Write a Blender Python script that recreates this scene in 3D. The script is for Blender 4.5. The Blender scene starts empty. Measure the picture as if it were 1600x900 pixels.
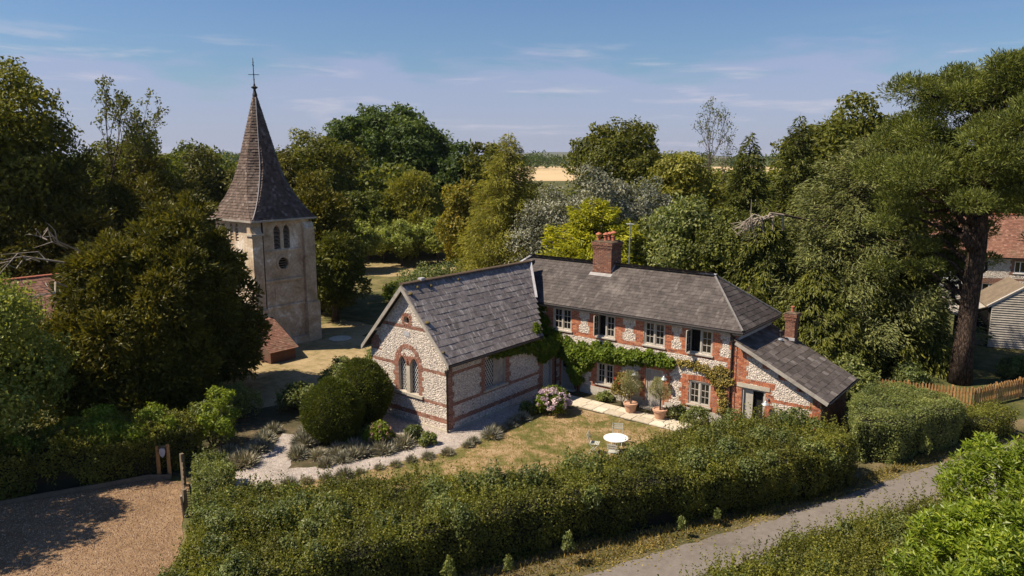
import bpy, bmesh, math, random
import numpy as np
from mathutils import Vector, Matrix
R = math.radians
rng = np.random.default_rng(7)
random.seed(7)
SC = bpy.context.scene
COL = SC.collection

# ------------------------------------------------------------ camera, sky, sun, exposure
cam = bpy.data.objects.new('camera', bpy.data.cameras.new('camera'))
COL.objects.link(cam)
cam.location = (21.6, -22.55, 12.0)
cam.rotation_euler = (R(90 - 10.09), 0, R(38.6))
cam.data.sensor_width = 36
cam.data.lens = 26.17
cam.data.clip_end = 30000
SC.camera = cam

SUN_DIR = Vector((-0.44, -0.49, 0.88)).normalized()      # towards the sun
SUN_EL = math.asin(SUN_DIR.z)
SUN_AZ = math.atan2(SUN_DIR.x, SUN_DIR.y)
sl = bpy.data.lights.new('sun', 'SUN')
sl.energy = 4.9
sl.angle = R(0.55)
sl.color = (1.0, 0.88, 0.71)
so = bpy.data.objects.new('sun', sl)
COL.objects.link(so)
so.location = (-40, -30, 60)
so.rotation_euler = SUN_DIR.to_track_quat('Z', 'Y').to_euler()

W = bpy.data.worlds.new('World')
SC.world = W
W.use_nodes = True
def build_world():
    nt = W.node_tree
    N, L = nt.nodes, nt.links
    N.clear()
    out = N.new('ShaderNodeOutputWorld')
    bg = N.new('ShaderNodeBackground')
    bg.inputs['Strength'].default_value = 0.065
    sky = N.new('ShaderNodeTexSky')
    sky.sky_type = 'NISHITA'
    sky.sun_disc = False
    sky.sun_elevation = SUN_EL
    sky.sun_rotation = SUN_AZ
    sky.altitude = 100
    sky.air_density = 1.25
    sky.dust_density = 0.35
    sky.ozone_density = 3.6
    tc = N.new('ShaderNodeTexCoord')
    sep = N.new('ShaderNodeSeparateXYZ')
    L.new(tc.outputs['Generated'], sep.inputs[0])
    # a veil of thin stratus low over the horizon, wispy edged, with a few streaks above it
    def cloud_noise(sx, sz, detail, rough, off):
        mp = N.new('ShaderNodeMapping'); mp.inputs['Scale'].default_value = (sx, sx, sz); mp.inputs['Location'].default_value = (off, off * .7, 0)
        L.new(tc.outputs['Generated'], mp.inputs['Vector'])
        nz = N.new('ShaderNodeTexNoise'); nz.inputs['Scale'].default_value = 1
        nz.inputs['Detail'].default_value = detail; nz.inputs['Roughness'].default_value = rough; nz.inputs['Distortion'].default_value = .3
        L.new(mp.outputs[0], nz.inputs['Vector'])
        return nz.outputs['Fac']
    def math_(op, a, b, clamp=False):
        m = N.new('ShaderNodeMath'); m.operation = op; m.use_clamp = clamp
        for i, v in enumerate((a, b)):
            if isinstance(v, (int, float)): m.inputs[i].default_value = v
            else: L.new(v, m.inputs[i])
        return m.outputs[0]
    def rng_(v, lo, hi):
        m = N.new('ShaderNodeMapRange'); m.interpolation_type = 'SMOOTHSTEP'
        m.inputs['From Min'].default_value = lo; m.inputs['From Max'].default_value = hi
        L.new(v, m.inputs['Value']); return m.outputs[0]
    z = math_('ABSOLUTE', sep.outputs['Z'], 0)
    edge = math_('SUBTRACT', math_('MULTIPLY_ADD', cloud_noise(5, 26, 5, .55, 3.1), .20), z)
    edge.node.inputs[0].links[0].from_node.inputs[2].default_value = .018
    veil = math_('MULTIPLY', rng_(edge, -.012, .035), .60)
    st = math_('MULTIPLY', rng_(cloud_noise(4.5, 42, 6, .6, 7.7), .53, .72), rng_(z, .17, .10))
    st = math_('MULTIPLY', st, .62)
    fac = veil
    tint = N.new('ShaderNodeMix'); tint.data_type = 'RGBA'; tint.blend_type = 'MULTIPLY'; tint.inputs['Factor'].default_value = 1
    tint.inputs['B'].default_value = (0.60, 0.71, 0.91, 1)
    L.new(sky.outputs[0], tint.inputs['A'])
    mx = N.new('ShaderNodeMix'); mx.data_type = 'RGBA'
    L.new(fac, mx.inputs['Factor'])
    L.new(tint.outputs['Result'], mx.inputs['A'])
    mx.inputs['B'].default_value = (4.0, 4.25, 6.3, 1)
    m2 = N.new('ShaderNodeMix'); m2.data_type = 'RGBA'
    L.new(st, m2.inputs['Factor']); L.new(mx.outputs['Result'], m2.inputs['A']); m2.inputs['B'].default_value = (6.0, 5.8, 6.6, 1)
    L.new(m2.outputs['Result'], bg.inputs['Color'])
    L.new(bg.outputs[0], out.inputs[0])
build_world()
SC.view_settings.view_transform = 'Standard'
SC.view_settings.look = 'None'
SC.view_settings.gamma = 1
SC.view_settings.exposure = 0.72
SC.render.engine = 'CYCLES'
SC.cycles.max_bounces = 6
SC.cycles.transparent_max_bounces = 6

# ------------------------------------------------------------ helpers: objects
ORG = {}
def tag(o, label=None, cat=None, group=None, kind=None):
    if label: o['label'] = label
    if cat: o['category'] = cat
    if group: o['group'] = group
    if kind: o['kind'] = kind
    return o
def empty(name, loc, label=None, cat=None, group=None):
    o = bpy.data.objects.new(name, None)
    o.empty_display_size = 0.3
    COL.objects.link(o)
    o.location = loc
    ORG[o.name] = Vector(loc)
    return tag(o, label, cat, group)
def np_mesh(name, V, F, rnd=None, smooth=False):
    me = bpy.data.meshes.new(name)
    V = np.asarray(V, dtype=np.float32)
    if isinstance(F, np.ndarray):
        m, k = F.shape
        tot = np.full(m, k, dtype=np.int32)
        idx = F.astype(np.int32).ravel()
    else:
        tot = np.array([len(f) for f in F], dtype=np.int32)
        idx = np.fromiter((i for f in F for i in f), dtype=np.int32)
        m = len(F)
    me.vertices.add(len(V)); me.vertices.foreach_set('co', V.ravel())
    me.loops.add(len(idx)); me.loops.foreach_set('vertex_index', idx)
    me.polygons.add(m)
    me.polygons.foreach_set('loop_start', (np.cumsum(tot) - tot).astype(np.int32))
    me.polygons.foreach_set('loop_total', tot)
    me.polygons.foreach_set('use_smooth', np.full(m, bool(smooth)))
    me.update(calc_edges=True)
    if rnd is not None:
        a = me.attributes.new('rnd', 'FLOAT', 'FACE')
        a.data.foreach_set('value', np.asarray(rnd, dtype=np.float32))
    return me
def link(name, me, mat, parent=None, loc=(0, 0, 0)):
    o = bpy.data.objects.new(name, me)
    COL.objects.link(o)
    if mat is not None and len(me.materials) == 0: me.materials.append(mat)
    o.parent = parent
    o.location = loc
    ORG[o.name] = (ORG[parent.name] if parent is not None else Vector((0, 0, 0))) + Vector(loc)
    return o
def part(name, V, F, mat, parent, rnd=None, smooth=False, kind=None):
    """V in world coordinates; stored relative to the thing it belongs to"""
    V = np.asarray(V, dtype=np.float64)
    if parent is not None: V = V - np.array(ORG[parent.name])
    o = link(name, np_mesh(name, V, F, rnd, smooth), mat, parent)
    if kind: o['kind'] = kind
    return o

class B:
    """collects boxes, bars, tubes, lathes into one mesh"""
    def __init__(s): s.V = []; s.F = []
    def add(s, V, F):
        n = len(s.V); s.V += [tuple(v) for v in V]; s.F += [tuple(i + n for i in f) for f in F]; return s
    BF = [(0, 3, 2, 1), (4, 5, 6, 7), (0, 1, 5, 4), (1, 2, 6, 5), (2, 3, 7, 6), (3, 0, 4, 7)]
    def box(s, x0, x1, y0, y1, z0, z1):
        return s.add([(x0, y0, z0), (x1, y0, z0), (x1, y1, z0), (x0, y1, z0), (x0, y0, z1), (x1, y0, z1), (x1, y1, z1), (x0, y1, z1)], B.BF)
    def mbox(s, f, u0, u1, v0, v1, d0, d1):
        return s.add([f(u0, v0, d0), f(u1, v0, d0), f(u1, v0, d1), f(u0, v0, d1), f(u0, v1, d0), f(u1, v1, d0), f(u1, v1, d1), f(u0, v1, d1)], B.BF)
    def bar(s, p, q, w, h, up=(0, 0, 1)):
        p = Vector(p); q = Vector(q); d = (q - p).normalized(); u = Vector(up)
        a = d.cross(u)
        if a.length < 1e-4: a = d.cross(Vector((1, 0, 0)))
        a.normalize(); b = a.cross(d).normalized()
        c = [(-1, -1), (1, -1), (1, 1), (-1, 1)]
        return s.add([p + a * (i * w / 2) + b * (j * h / 2) for i, j in c] + [q + a * (i * w / 2) + b * (j * h / 2) for i, j in c], B.BF)
    def tube(s, pts, rad, n=6, cap=True):
        pts = [Vector(p) for p in pts]
        if not hasattr(rad, '__len__'): rad = [rad] * len(pts)
        V = []; F = []
        a = None
        for i, p in enumerate(pts):
            d = (pts[min(i + 1, len(pts) - 1)] - pts[max(i - 1, 0)])
            if d.length < 1e-6: d = Vector((0, 0, 1))
            d.normalize()
            if a is None:
                a = d.cross(Vector((0.3, 0.9, 0.1)))
                if a.length < 1e-3: a = d.cross(Vector((1, 0, 0)))
            a = (a - d * a.dot(d)).normalized(); b = d.cross(a)
            for k in range(n):
                t = 2 * math.pi * k / n
                V.append(p + (a * math.cos(t) + b * math.sin(t)) * rad[i])
        for i in range(len(pts) - 1):
            for k in range(n):
                F.append((i * n + k, i * n + (k + 1) % n, (i + 1) * n + (k + 1) % n, (i + 1) * n + k))
        if cap: F.append(tuple(range(n - 1, -1, -1))); F.append(tuple((len(pts) - 1) * n + k for k in range(n)))
        return s.add(V, F)
    def lathe(s, c, prof, n=20):
        V = []; F = []
        for r, z in prof:
            for k in range(n):
                t = 2 * math.pi * k / n
                V.append((c[0] + r * math.cos(t), c[1] + r * math.sin(t), c[2] + z))
        for i in range(len(prof) - 1):
            for k in range(n):
                F.append((i * n + k, i * n + (k + 1) % n, (i + 1) * n + (k + 1) % n, (i + 1) * n + k))
        F.append(tuple(range(n - 1, -1, -1))); F.append(tuple((len(prof) - 1) * n + k for k in range(n)))
        return s.add(V, F)
    def prism(s, pts, f, d0, d1):
        n = len(pts)
        V = [f(u, v, d0) for u, v in pts] + [f(u, v, d1) for u, v in pts]
        F = [tuple(range(n)), tuple(range(2 * n - 1, n - 1, -1))] + [(i, n + i, n + (i + 1) % n, (i + 1) % n) for i in range(n)]
        return s.add(V, F)
    def slab(s, top, t):
        """polygon of 3D points with thickness t below"""
        n = len(top)
        V = list(top) + [(p[0], p[1], p[2] - t) for p in top]
        F = [tuple(range(n)), tuple(range(2 * n - 1, n - 1, -1))] + [(i, n + i, n + (i + 1) % n, (i + 1) % n) for i in range(n)]
        return s.add(V, F)
    def part(s, name, mat, parent, smooth=False, kind=None):
        return part(name, s.V, s.F, mat, parent, smooth=smooth, kind=kind)
def panel(bb, outer, holes, f, t):
    bm = bmesh.new()
    for lp in [outer] + holes:
        vs = [bm.verts.new((u, v, 0)) for u, v in lp]
        for i in range(len(vs)): bm.edges.new((vs[i], vs[(i + 1) % len(vs)]))
    bmesh.ops.triangle_fill(bm, edges=bm.edges[:], use_beauty=True)
    bm.verts.index_update()
    P = [(v.co.x, v.co.y) for v in bm.verts]
    T = [tuple(v.index for v in fc.verts) for fc in bm.faces]
    bm.free()
    n = len(P)
    V = [f(u, v, 0) for u, v in P] + [f(u, v, t) for u, v in P]
    F = T + [tuple(n + i for i in reversed(q)) for q in T]
    k = 0
    for lp in [outer] + holes:
        m = len(lp)
        for i in range(m):
            a, b = k + i, k + (i + 1) % m
            F.append((a, b, n + b, n + a))
        k += m
    bb.add(V, F)

# ------------------------------------------------------------ helpers: materials
MATS = {}
def nodes(name):
    m = bpy.data.materials.new(name); m.use_nodes = True
    nt = m.node_tree
    p = nt.nodes['Principled BSDF']
    MATS[name] = m
    return m, nt.nodes, nt.links, p
def c4(c): return (c[0], c[1], c[2], 1)
def ramp(N, stops, interp='LINEAR'):
    r = N.new('ShaderNodeValToRGB')
    r.color_ramp.interpolation = interp
    e = r.color_ramp.elements
    while len(e) < len(stops): e.new(0.5)
    for i, (p, c) in enumerate(stops):
        e[i].position = p; e[i].color = c4(c)
    return r
def noise(N, L, scale, detail=4, rough=0.55, coord='Object', vec=None, dist=0.0):
    n = N.new('ShaderNodeTexNoise')
    n.inputs['Scale'].default_value = scale
    n.inputs['Detail'].default_value = detail
    n.inputs['Roughness'].default_value = rough
    n.inputs['Distortion'].default_value = dist
    if vec is None:
        t = N.new('ShaderNodeTexCoord'); vec = t.outputs[coord]
    L.new(vec, n.inputs['Vector'])
    return n
def mixc(N, L, fac, a, b, mode='MIX'):
    m = N.new('ShaderNodeMix'); m.data_type = 'RGBA'; m.blend_type = mode
    for k, v in (('Factor', fac), ('A', a), ('B', b)):
        if hasattr(v, 'is_linked') or hasattr(v, 'links'): L.new(v, m.inputs[k])
        elif k == 'Factor': m.inputs[k].default_value = v
        else: m.inputs[k].default_value = c4(v)
    return m.outputs['Result']
def bump(N, L, p, h, strength=0.4, dist=0.02):
    b = N.new('ShaderNodeBump')
    b.inputs['Strength'].default_value = strength
    b.inputs['Distance'].default_value = dist
    L.new(h, b.inputs['Height']); L.new(b.outputs[0], p.inputs['Normal'])
def attr(N, name='rnd'):
    a = N.new('ShaderNodeAttribute'); a.attribute_name = name
    return a.outputs['Fac']
def plain(name, c1, c2=None, scale=8, rough=0.7, bmp=0.2, metal=0.0, spec=0.4):
    """two tones worn together by noise"""
    m, N, L, p = nodes(name)
    c2 = c2 or tuple(x * 0.72 for x in c1)
    n1 = noise(N, L, scale, 5, 0.6)
    n2 = noise(N, L, scale * 0.17 + 0.15, 3, 0.5)
    ad = N.new('ShaderNodeMath'); ad.operation = 'MULTIPLY_ADD'; ad.inputs[1].default_value = 0.6
    L.new(n1.outputs['Fac'], ad.inputs[0])
    h = N.new('ShaderNodeMath'); h.operation = 'MULTIPLY'; h.inputs[1].default_value = 0.4
    L.new(n2.outputs['Fac'], h.inputs[0]); L.new(h.outputs[0], ad.inputs[2])
    r = ramp(N, [(0.36, c2), (0.62, c1)])
    L.new(ad.outputs[0], r.inputs[0])
    L.new(r.outputs[0], p.inputs['Base Color'])
    p.inputs['Roughness'].default_value = rough
    p.inputs['Metallic'].default_value = metal
    p.inputs['Specular IOR Level'].default_value = spec
    if bmp: bump(N, L, p, n1.outputs['Fac'], bmp, 0.02)
    return m
def pieces(name, stops, rough=0.8, src='attr', nscale=14, namt=0.3, bmp=0.3, spec=0.3, stain=None, streak=None):
    """each piece its own tone (face value or object value) with grain over it"""
    m, N, L, p = nodes(name)
    if src == 'attr': v = attr(N)
    else:
        oi = N.new('ShaderNodeObjectInfo'); v = oi.outputs['Random']
    r = ramp(N, stops)
    L.new(v, r.inputs[0])
    geo = N.new('ShaderNodeNewGeometry')
    n1 = noise(N, L, nscale, 5, 0.65, vec=geo.outputs['Position'])
    g = ramp(N, [(0.3, (1 - namt,) * 3), (0.7, (1 + namt * 0.6,) * 3)])
    L.new(n1.outputs['Fac'], g.inputs[0])
    col = mixc(N, L, 1.0, r.outputs[0], g.outputs[0], 'MULTIPLY')
    if stain:
        sc, c, lo, hi = stain
        n3 = noise(N, L, sc, 6, 0.65, vec=geo.outputs['Position'])
        mr = N.new('ShaderNodeMapRange'); mr.inputs['From Min'].default_value = lo; mr.inputs['From Max'].default_value = hi
        L.new(n3.outputs['Fac'], mr.inputs['Value'])
        col = mixc(N, L, mr.outputs[0], col, c)
    if streak:
        scv, c, lo, hi = streak
        mp = N.new('ShaderNodeMapping'); mp.inputs['Scale'].default_value = scv
        L.new(geo.outputs['Position'], mp.inputs['Vector'])
        n4 = noise(N, L, 1.0, 5, 0.7, vec=mp.outputs[0])
        mr = N.new('ShaderNodeMapRange'); mr.inputs['From Min'].default_value = lo; mr.inputs['From Max'].default_value = hi
        L.new(n4.outputs['Fac'], mr.inputs['Value'])
        col = mixc(N, L, mr.outputs[0], col, c)
    L.new(col, p.inputs['Base Color'])
    p.inputs['Roughness'].default_value = rough
    p.inputs['Specular IOR Level'].default_value = spec
    bump(N, L, p, n1.outputs['Fac'], bmp, 0.015)
    return m
def leafy(name, dark, mid, light, gloss=0.25, trans=0.42, rough=0.5, patch=0.6, pscale=0.55, warm=1.0):
    m, N, L, p = nodes(name)
    v = attr(N)
    k = tuple(1.6 * (1 - warm) + q * warm for q in (2.0, 1.86, 1.1))
    dark, mid, light = [tuple(min(.8, x * q) for x, q in zip(c, k)) for c in (dark, mid, light)]
    r = ramp(N, [(0.0, dark), (0.5, mid), (1.0, light)])
    L.new(v, r.inputs[0])
    geo = N.new('ShaderNodeNewGeometry')
    n1 = noise(N, L, pscale, 3, 0.6, vec=geo.outputs['Position'])
    g = ramp(N, [(0.32, (1 - patch * 0.5,) * 3), (0.68, (1 + patch * 0.45, 1 + patch * 0.4, 1 + patch * 0.2))])
    L.new(n1.outputs['Fac'], g.inputs[0])
    col = mixc(N, L, 1.0, r.outputs[0], g.outputs[0], 'MULTIPLY')
    oi = N.new('ShaderNodeObjectInfo')
    g2 = ramp(N, [(0, (0.86, 0.88, 0.9)), (1, (1.14, 1.1, 1.02))])
    L.new(oi.outputs['Random'], g2.inputs[0])
    col = mixc(N, L, 1.0, col, g2.outputs[0], 'MULTIPLY')
    L.new(col, p.inputs['Base Color'])
    p.inputs['Roughness'].default_value = rough
    p.inputs['Specular IOR Level'].default_value = gloss
    tr = N.new('ShaderNodeBsdfTranslucent')
    tcol = mixc(N, L, 1.0, col, (1.15, 1.1, 0.55), 'MULTIPLY')
    L.new(tcol, tr.inputs['Color'])
    ms = N.new('ShaderNodeMixShader'); ms.inputs[0].default_value = trans
    out = [n for n in N if n.type == 'OUTPUT_MATERIAL'][0]
    L.new(p.outputs[0], ms.inputs[1]); L.new(tr.outputs[0], ms.inputs[2]); L.new(ms.outputs[0], out.inputs[0])
    return m
def ground_mat(name, stops, s1, s2, bmp=0.5, rough=0.95, fine=60, fineamt=0.35, dist=0.03):
    """patches (s1), mottling (s2) and fine grain"""
    m, N, L, p = nodes(name)
    geo = N.new('ShaderNodeNewGeometry')
    a = noise(N, L, s1, 5, 0.6, vec=geo.outputs['Position'], dist=0.4)
    b = noise(N, L, s2, 5, 0.7, vec=geo.outputs['Position'])
    md = N.new('ShaderNodeMath'); md.operation = 'MULTIPLY_ADD'; md.inputs[1].default_value = 0.5
    L.new(b.outputs['Fac'], md.inputs[0])
    hh = N.new('ShaderNodeMath'); hh.operation = 'MULTIPLY'; hh.inputs[1].default_value = 0.5
    L.new(a.outputs['Fac'], hh.inputs[0]); L.new(hh.outputs[0], md.inputs[2])
    r = ramp(N, stops)
    L.new(md.outputs[0], r.inputs[0])
    c = noise(N, L, fine, 3, 0.7, vec=geo.outputs['Position'])
    g = ramp(N, [(0.3, (1 - fineamt,) * 3), (0.7, (1 + fineamt * 0.7,) * 3)])
    L.new(c.outputs['Fac'], g.inputs[0])
    L.new(mixc(N, L, 1.0, r.outputs[0], g.outputs[0], 'MULTIPLY'), p.inputs['Base Color'])
    p.inputs['Roughness'].default_value = rough
    p.inputs['Specular IOR Level'].default_value = 0.15
    bump(N, L, p, c.outputs['Fac'], bmp, dist)
    return m

M = {}
M['mortar'] = plain('lime_mortar', (0.48, 0.42, 0.35), (0.33, 0.285, 0.235), 12, 0.95, 0.5)
M['flint'] = pieces('flint', [(0.0, (0.13, 0.112, 0.105)), (0.2, (0.34, 0.295, 0.265)), (0.5, (0.58, 0.50, 0.43)), (0.8, (0.70, 0.615, 0.535)), (1.0, (0.80, 0.72, 0.64))], 0.6, nscale=22, namt=0.3)
M['brick'] = pieces('red_brick', [(0.0, (0.19, 0.068, 0.040)), (0.35, (0.35, 0.112, 0.056)), (0.75, (0.48, 0.160, 0.072)), (1.0, (0.52, 0.24, 0.13))], 0.88, nscale=18, namt=0.35, stain=(1.6, (0.30, 0.22, 0.17), 0.58, 0.86))
M['brick_soft'] = pieces('soft_red_brick', [(0.0, (0.16, 0.078, 0.055)), (0.4, (0.25, 0.112, 0.075)), (0.8, (0.33, 0.155, 0.105)), (1.0, (0.38, 0.22, 0.16))], 0.9, nscale=16, namt=0.3, stain=(1.8, (0.30, 0.24, 0.19), 0.56, 0.85))
M['brick_dull'] = pieces('weathered_brick', [(0.0, (0.13, 0.062, 0.042)), (0.5, (0.23, 0.105, 0.068)), (1.0, (0.31, 0.16, 0.105))], 0.9, nscale=14, namt=0.35, stain=(1.8, (0.12, 0.105, 0.085), 0.52, 0.8))
M['slate'] = pieces('slate', [(0.0, (0.165, 0.139, 0.130)), (0.4, (0.195, 0.167, 0.157)), (0.8, (0.22, 0.190, 0.18)), (1.0, (0.27, 0.236, 0.22))], 0.6, src='obj', nscale=5, namt=0.4, spec=0.25, stain=(1.1, (0.10, 0.086, 0.074), 0.55, 0.75), streak=((2.2, 9.0, 2.2), (0.50, 0.46, 0.42), 0.55, 0.68))
M['slate_fine'] = pieces('small_slate', [(0.0, (0.053, 0.043, 0.040)), (0.5, (0.070, 0.058, 0.053)), (1.0, (0.094, 0.079, 0.073))], 0.65, nscale=2.2, namt=0.4, spec=0.2, stain=(0.8, (0.19, 0.163, 0.144), 0.55, 0.82), streak=((3.2, 1.3, 1.3), (0.17, 0.145, 0.128), 0.55, 0.78))
M['slate_brown'] = pieces('lean_to_slate', [(0.0, (0.075, 0.062, 0.056)), (0.5, (0.104, 0.087, 0.079)), (0.85, (0.132, 0.112, 0.103)), (1.0, (0.19, 0.167, 0.154))], 0.6, src='obj', nscale=5, namt=0.35, spec=0.2, stain=(1.1, (0.14, 0.11, 0.085), 0.55, 0.8))
M['underlay'] = plain('roof_underlay', (0.035, 0.033, 0.034), None, 5, 0.9)
M['ridge'] = plain('ridge_tile', (0.15, 0.105, 0.07), (0.06, 0.048, 0.034), 7, 0.95, 0.8, spec=.1)
M['hip'] = plain('grey_hip', (0.17, 0.155, 0.145), (0.11, 0.10, 0.095), 6, 0.7, 0.2)
M['apron'] = plain('old_lead', (0.30, 0.285, 0.275), (0.17, 0.155, 0.147), 5, 0.6, 0.2)
M['lead'] = plain('lead_flashing', (0.46, 0.45, 0.46), (0.30, 0.29, 0.30), 5, 0.55, 0.2)
M['moss'] = plain('moss', (0.17, 0.12, 0.035), (0.07, 0.06, 0.02), 25, 1.0, 0.8)
M['paint'] = plain('grey_paint', (0.47, 0.43, 0.37), (0.37, 0.335, 0.29), 6, 0.55, 0.1)
M['door'] = plain('door_paint', (0.36, 0.33, 0.30), (0.27, 0.25, 0.23), 4, 0.6, 0.1)
M['barge'] = plain('barge_board', (0.40, 0.36, 0.31), (0.24, 0.215, 0.185), 5, 0.7, 0.2)
M['stone'] = plain('dressed_stone', (0.50, 0.45, 0.36), (0.34, 0.30, 0.24), 9, 0.85, 0.3)
M['render'] = plain('limewash', (0.50, 0.46, 0.40), (0.32, 0.295, 0.26), 3, 0.9, 0.2)
M['iron'] = plain('dark_iron', (0.035, 0.027, 0.024), (0.022, 0.018, 0.017), 9, 0.55, 0.1)
M['zinc'] = plain('galvanised', (0.50, 0.53, 0.55), (0.40, 0.42, 0.44), 8, 0.4, 0.05, 0.6)
M['terra'] = plain('terracotta', (0.52, 0.30, 0.19), (0.42, 0.25, 0.17), 6, 0.85, 0.2)
M['potred'] = plain('chimney_pot', (0.42, 0.13, 0.07), (0.29, 0.10, 0.06), 9, 0.8, 0.2)
M['dark'] = plain('dark_room', (0.012, 0.011, 0.010), None, 3, 0.9, 0)
M['curtain'] = plain('pale_interior', (0.35, 0.31, 0.26), None, 3, 0.9, 0)
M['pebble'] = pieces('drive_pebble', [(0, (0.13, 0.072, 0.038)), (0.5, (0.28, 0.175, 0.103)), (1, (0.50, 0.375, 0.265))], 0.9, nscale=20, namt=.2)
M['chip'] = pieces('chalk_chip', [(0, (0.24, 0.20, 0.17)), (0.5, (0.48, 0.42, 0.37)), (1, (0.68, 0.62, 0.56))], 0.9, nscale=20, namt=.2)
M['white'] = plain('white_metal', (0.80, 0.78, 0.74), (0.72, 0.70, 0.66), 6, 0.45, 0.05)
M['chairpaint'] = plain('chair_paint', (0.50, 0.50, 0.43), (0.40, 0.40, 0.34), 6, 0.5, 0.05)
M['wood'] = pieces('fence_wood', [(0, (0.30, 0.155, 0.055)), (1, (0.46, 0.255, 0.10))], 0.8, src='obj', nscale=9, namt=0.35)
M['oldwood'] = plain('weathered_wood', (0.20, 0.15, 0.10), (0.11, 0.085, 0.06), 9, 0.9, 0.5)
M['bark'] = plain('bark', (0.115, 0.082, 0.058), (0.048, 0.036, 0.028), 6, 0.95, 1.0)
def plated_bark():
    m, N, L, p = nodes('pine_bark')
    tc = N.new('ShaderNodeTexCoord'); mp = N.new('ShaderNodeMapping'); mp.inputs['Scale'].default_value = (5, 5, 1.3)
    L.new(tc.outputs['Object'], mp.inputs['Vector'])
    n = noise(N, L, 2.2, 6, .7, vec=mp.outputs[0])
    wv = N.new('ShaderNodeVectorMath'); wv.operation = 'ADD'; L.new(mp.outputs[0], wv.inputs[0])
    ws = N.new('ShaderNodeVectorMath'); ws.operation = 'SCALE'; ws.inputs['Scale'].default_value = .9; L.new(n.outputs['Color'], ws.inputs[0]); L.new(ws.outputs[0], wv.inputs[1])
    v = N.new('ShaderNodeTexVoronoi'); v.feature = 'DISTANCE_TO_EDGE'; v.inputs['Scale'].default_value = 2.0; L.new(wv.outputs[0], v.inputs['Vector'])
    r = ramp(N, [(0.02, (0.035, 0.026, 0.021)), (0.14, (0.13, 0.09, 0.070)), (0.5, (0.22, 0.16, 0.125))]); L.new(v.outputs['Distance'], r.inputs[0])
    g = ramp(N, [(0.3, (.6, .6, .6)), (.7, (1.35, 1.3, 1.25))]); L.new(n.outputs['Fac'], g.inputs[0])
    L.new(mixc(N, L, 1.0, r.outputs[0], g.outputs[0], 'MULTIPLY'), p.inputs['Base Color'])
    p.inputs['Roughness'].default_value = .95; p.inputs['Specular IOR Level'].default_value = .1
    bump(N, L, p, v.outputs['Distance'], 1.0, .25)
    return m
M['barkred'] = plated_bark()
M['deadwood'] = plain('bleached_wood', (0.36, 0.30, 0.24), (0.22, 0.18, 0.14), 8, 0.9, 0.3)
M['tile'] = pieces('clay_tile', [(0, (0.13, 0.062, 0.042)), (0.5, (0.215, 0.100, 0.066)), (1, (0.31, 0.165, 0.115))], 0.85, nscale=9, namt=0.35, stain=(0.8, (0.16, 0.11, 0.07), 0.5, 0.8))
M['shingle'] = pieces('spire_tile', [(0, (0.062, 0.040, 0.030)), (0.45, (0.105, 0.071, 0.055)), (0.8, (0.145, 0.104, 0.084)), (1, (0.22, 0.172, 0.145))], 0.8, nscale=3, namt=0.35, stain=(0.7, (0.17, 0.095, 0.05), 0.6, 0.85))
def tower_stone():
    m, N, L, p = nodes('tower_stone')
    geo = N.new('ShaderNodeNewGeometry')
    a = noise(N, L, 0.7, 6, 0.65, vec=geo.outputs['Position'], dist=0.6)
    b = noise(N, L, 6, 6, 0.7, vec=geo.outputs['Position'])
    r = ramp(N, [(0.32, (0.30, 0.215, 0.135)), (0.46, (0.50, 0.385, 0.265)), (0.56, (0.58, 0.47, 0.345)), (0.64, (0.80, 0.73, 0.64))])
    L.new(a.outputs['Fac'], r.inputs[0])
    g = ramp(N, [(0.3, (0.66, 0.65, 0.64)), (0.7, (1.15, 1.14, 1.12))])
    L.new(b.outputs['Fac'], g.inputs[0])
    L.new(mixc(N, L, 1.0, r.outputs[0], g.outputs[0], 'MULTIPLY'), p.inputs['Base Color'])
    p.inputs['Roughness'].default_value = 0.92
    bump(N, L, p, b.outputs['Fac'], 0.5, 0.03)
    return m
M['tower'] = tower_stone()
def glass():
    m, N, L, p = nodes('window_glass')
    p.inputs['Base Color'].default_value = (0.014, 0.014, 0.014, 1)
    p.inputs['Roughness'].default_value = 0.06
    p.inputs['Specular IOR Level'].default_value = 0.6
    n = noise(N, L, 2.2, 2, 0.5)
    bump(N, L, p, n.outputs['Fac'], 0.12, 0.02)
    return m
M['glass'] = glass()
# ground covers
M['lawn'] = ground_mat('dry_lawn', [(0.38, (0.085, 0.098, 0.022)), (0.47, (0.160, 0.142, 0.046)), (0.53, (0.30, 0.208, 0.104)), (0.67, (0.42, 0.305, 0.185))], 0.5, 2.2, 0.7, fine=45, fineamt=0.4)
M['rough_grass'] = ground_mat('rough_grass', [(0.35, (0.040, 0.052, 0.016)), (0.5, (0.085, 0.085, 0.028)), (0.62, (0.19, 0.155, 0.065)), (0.72, (0.29, 0.22, 0.11))], 0.07, 0.9, 0.8, fine=14, fineamt=0.45)
M['drygrass'] = ground_mat('parched_grass', [(0.36, (0.13, 0.115, 0.040)), (0.5, (0.30, 0.225, 0.115)), (0.66, (0.42, 0.32, 0.185))], 0.25, 1.6, 0.7, fine=25, fineamt=0.35)
M['soil'] = ground_mat('garden_soil', [(0.36, (0.040, 0.042, 0.018)), (0.52, (0.085, 0.070, 0.036)), (0.66, (0.17, 0.125, 0.075))], 0.5, 3.5, 0.8, fine=30, fineamt=0.5)
M['verge'] = ground_mat('verge_litter', [(0.36, (0.050, 0.056, 0.020)), (0.5, (0.120, 0.098, 0.044)), (0.66, (0.22, 0.165, 0.092))], 0.6, 3.5, 0.9, fine=28, fineamt=0.5)
M['gravel'] = ground_mat('drive_gravel', [(0.34, (0.165, 0.10, 0.052)), (0.5, (0.27, 0.172, 0.097)), (0.66, (0.36, 0.248, 0.152))], 0.35, 3.0, 1.0, fine=26, fineamt=0.55, dist=0.05)
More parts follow.
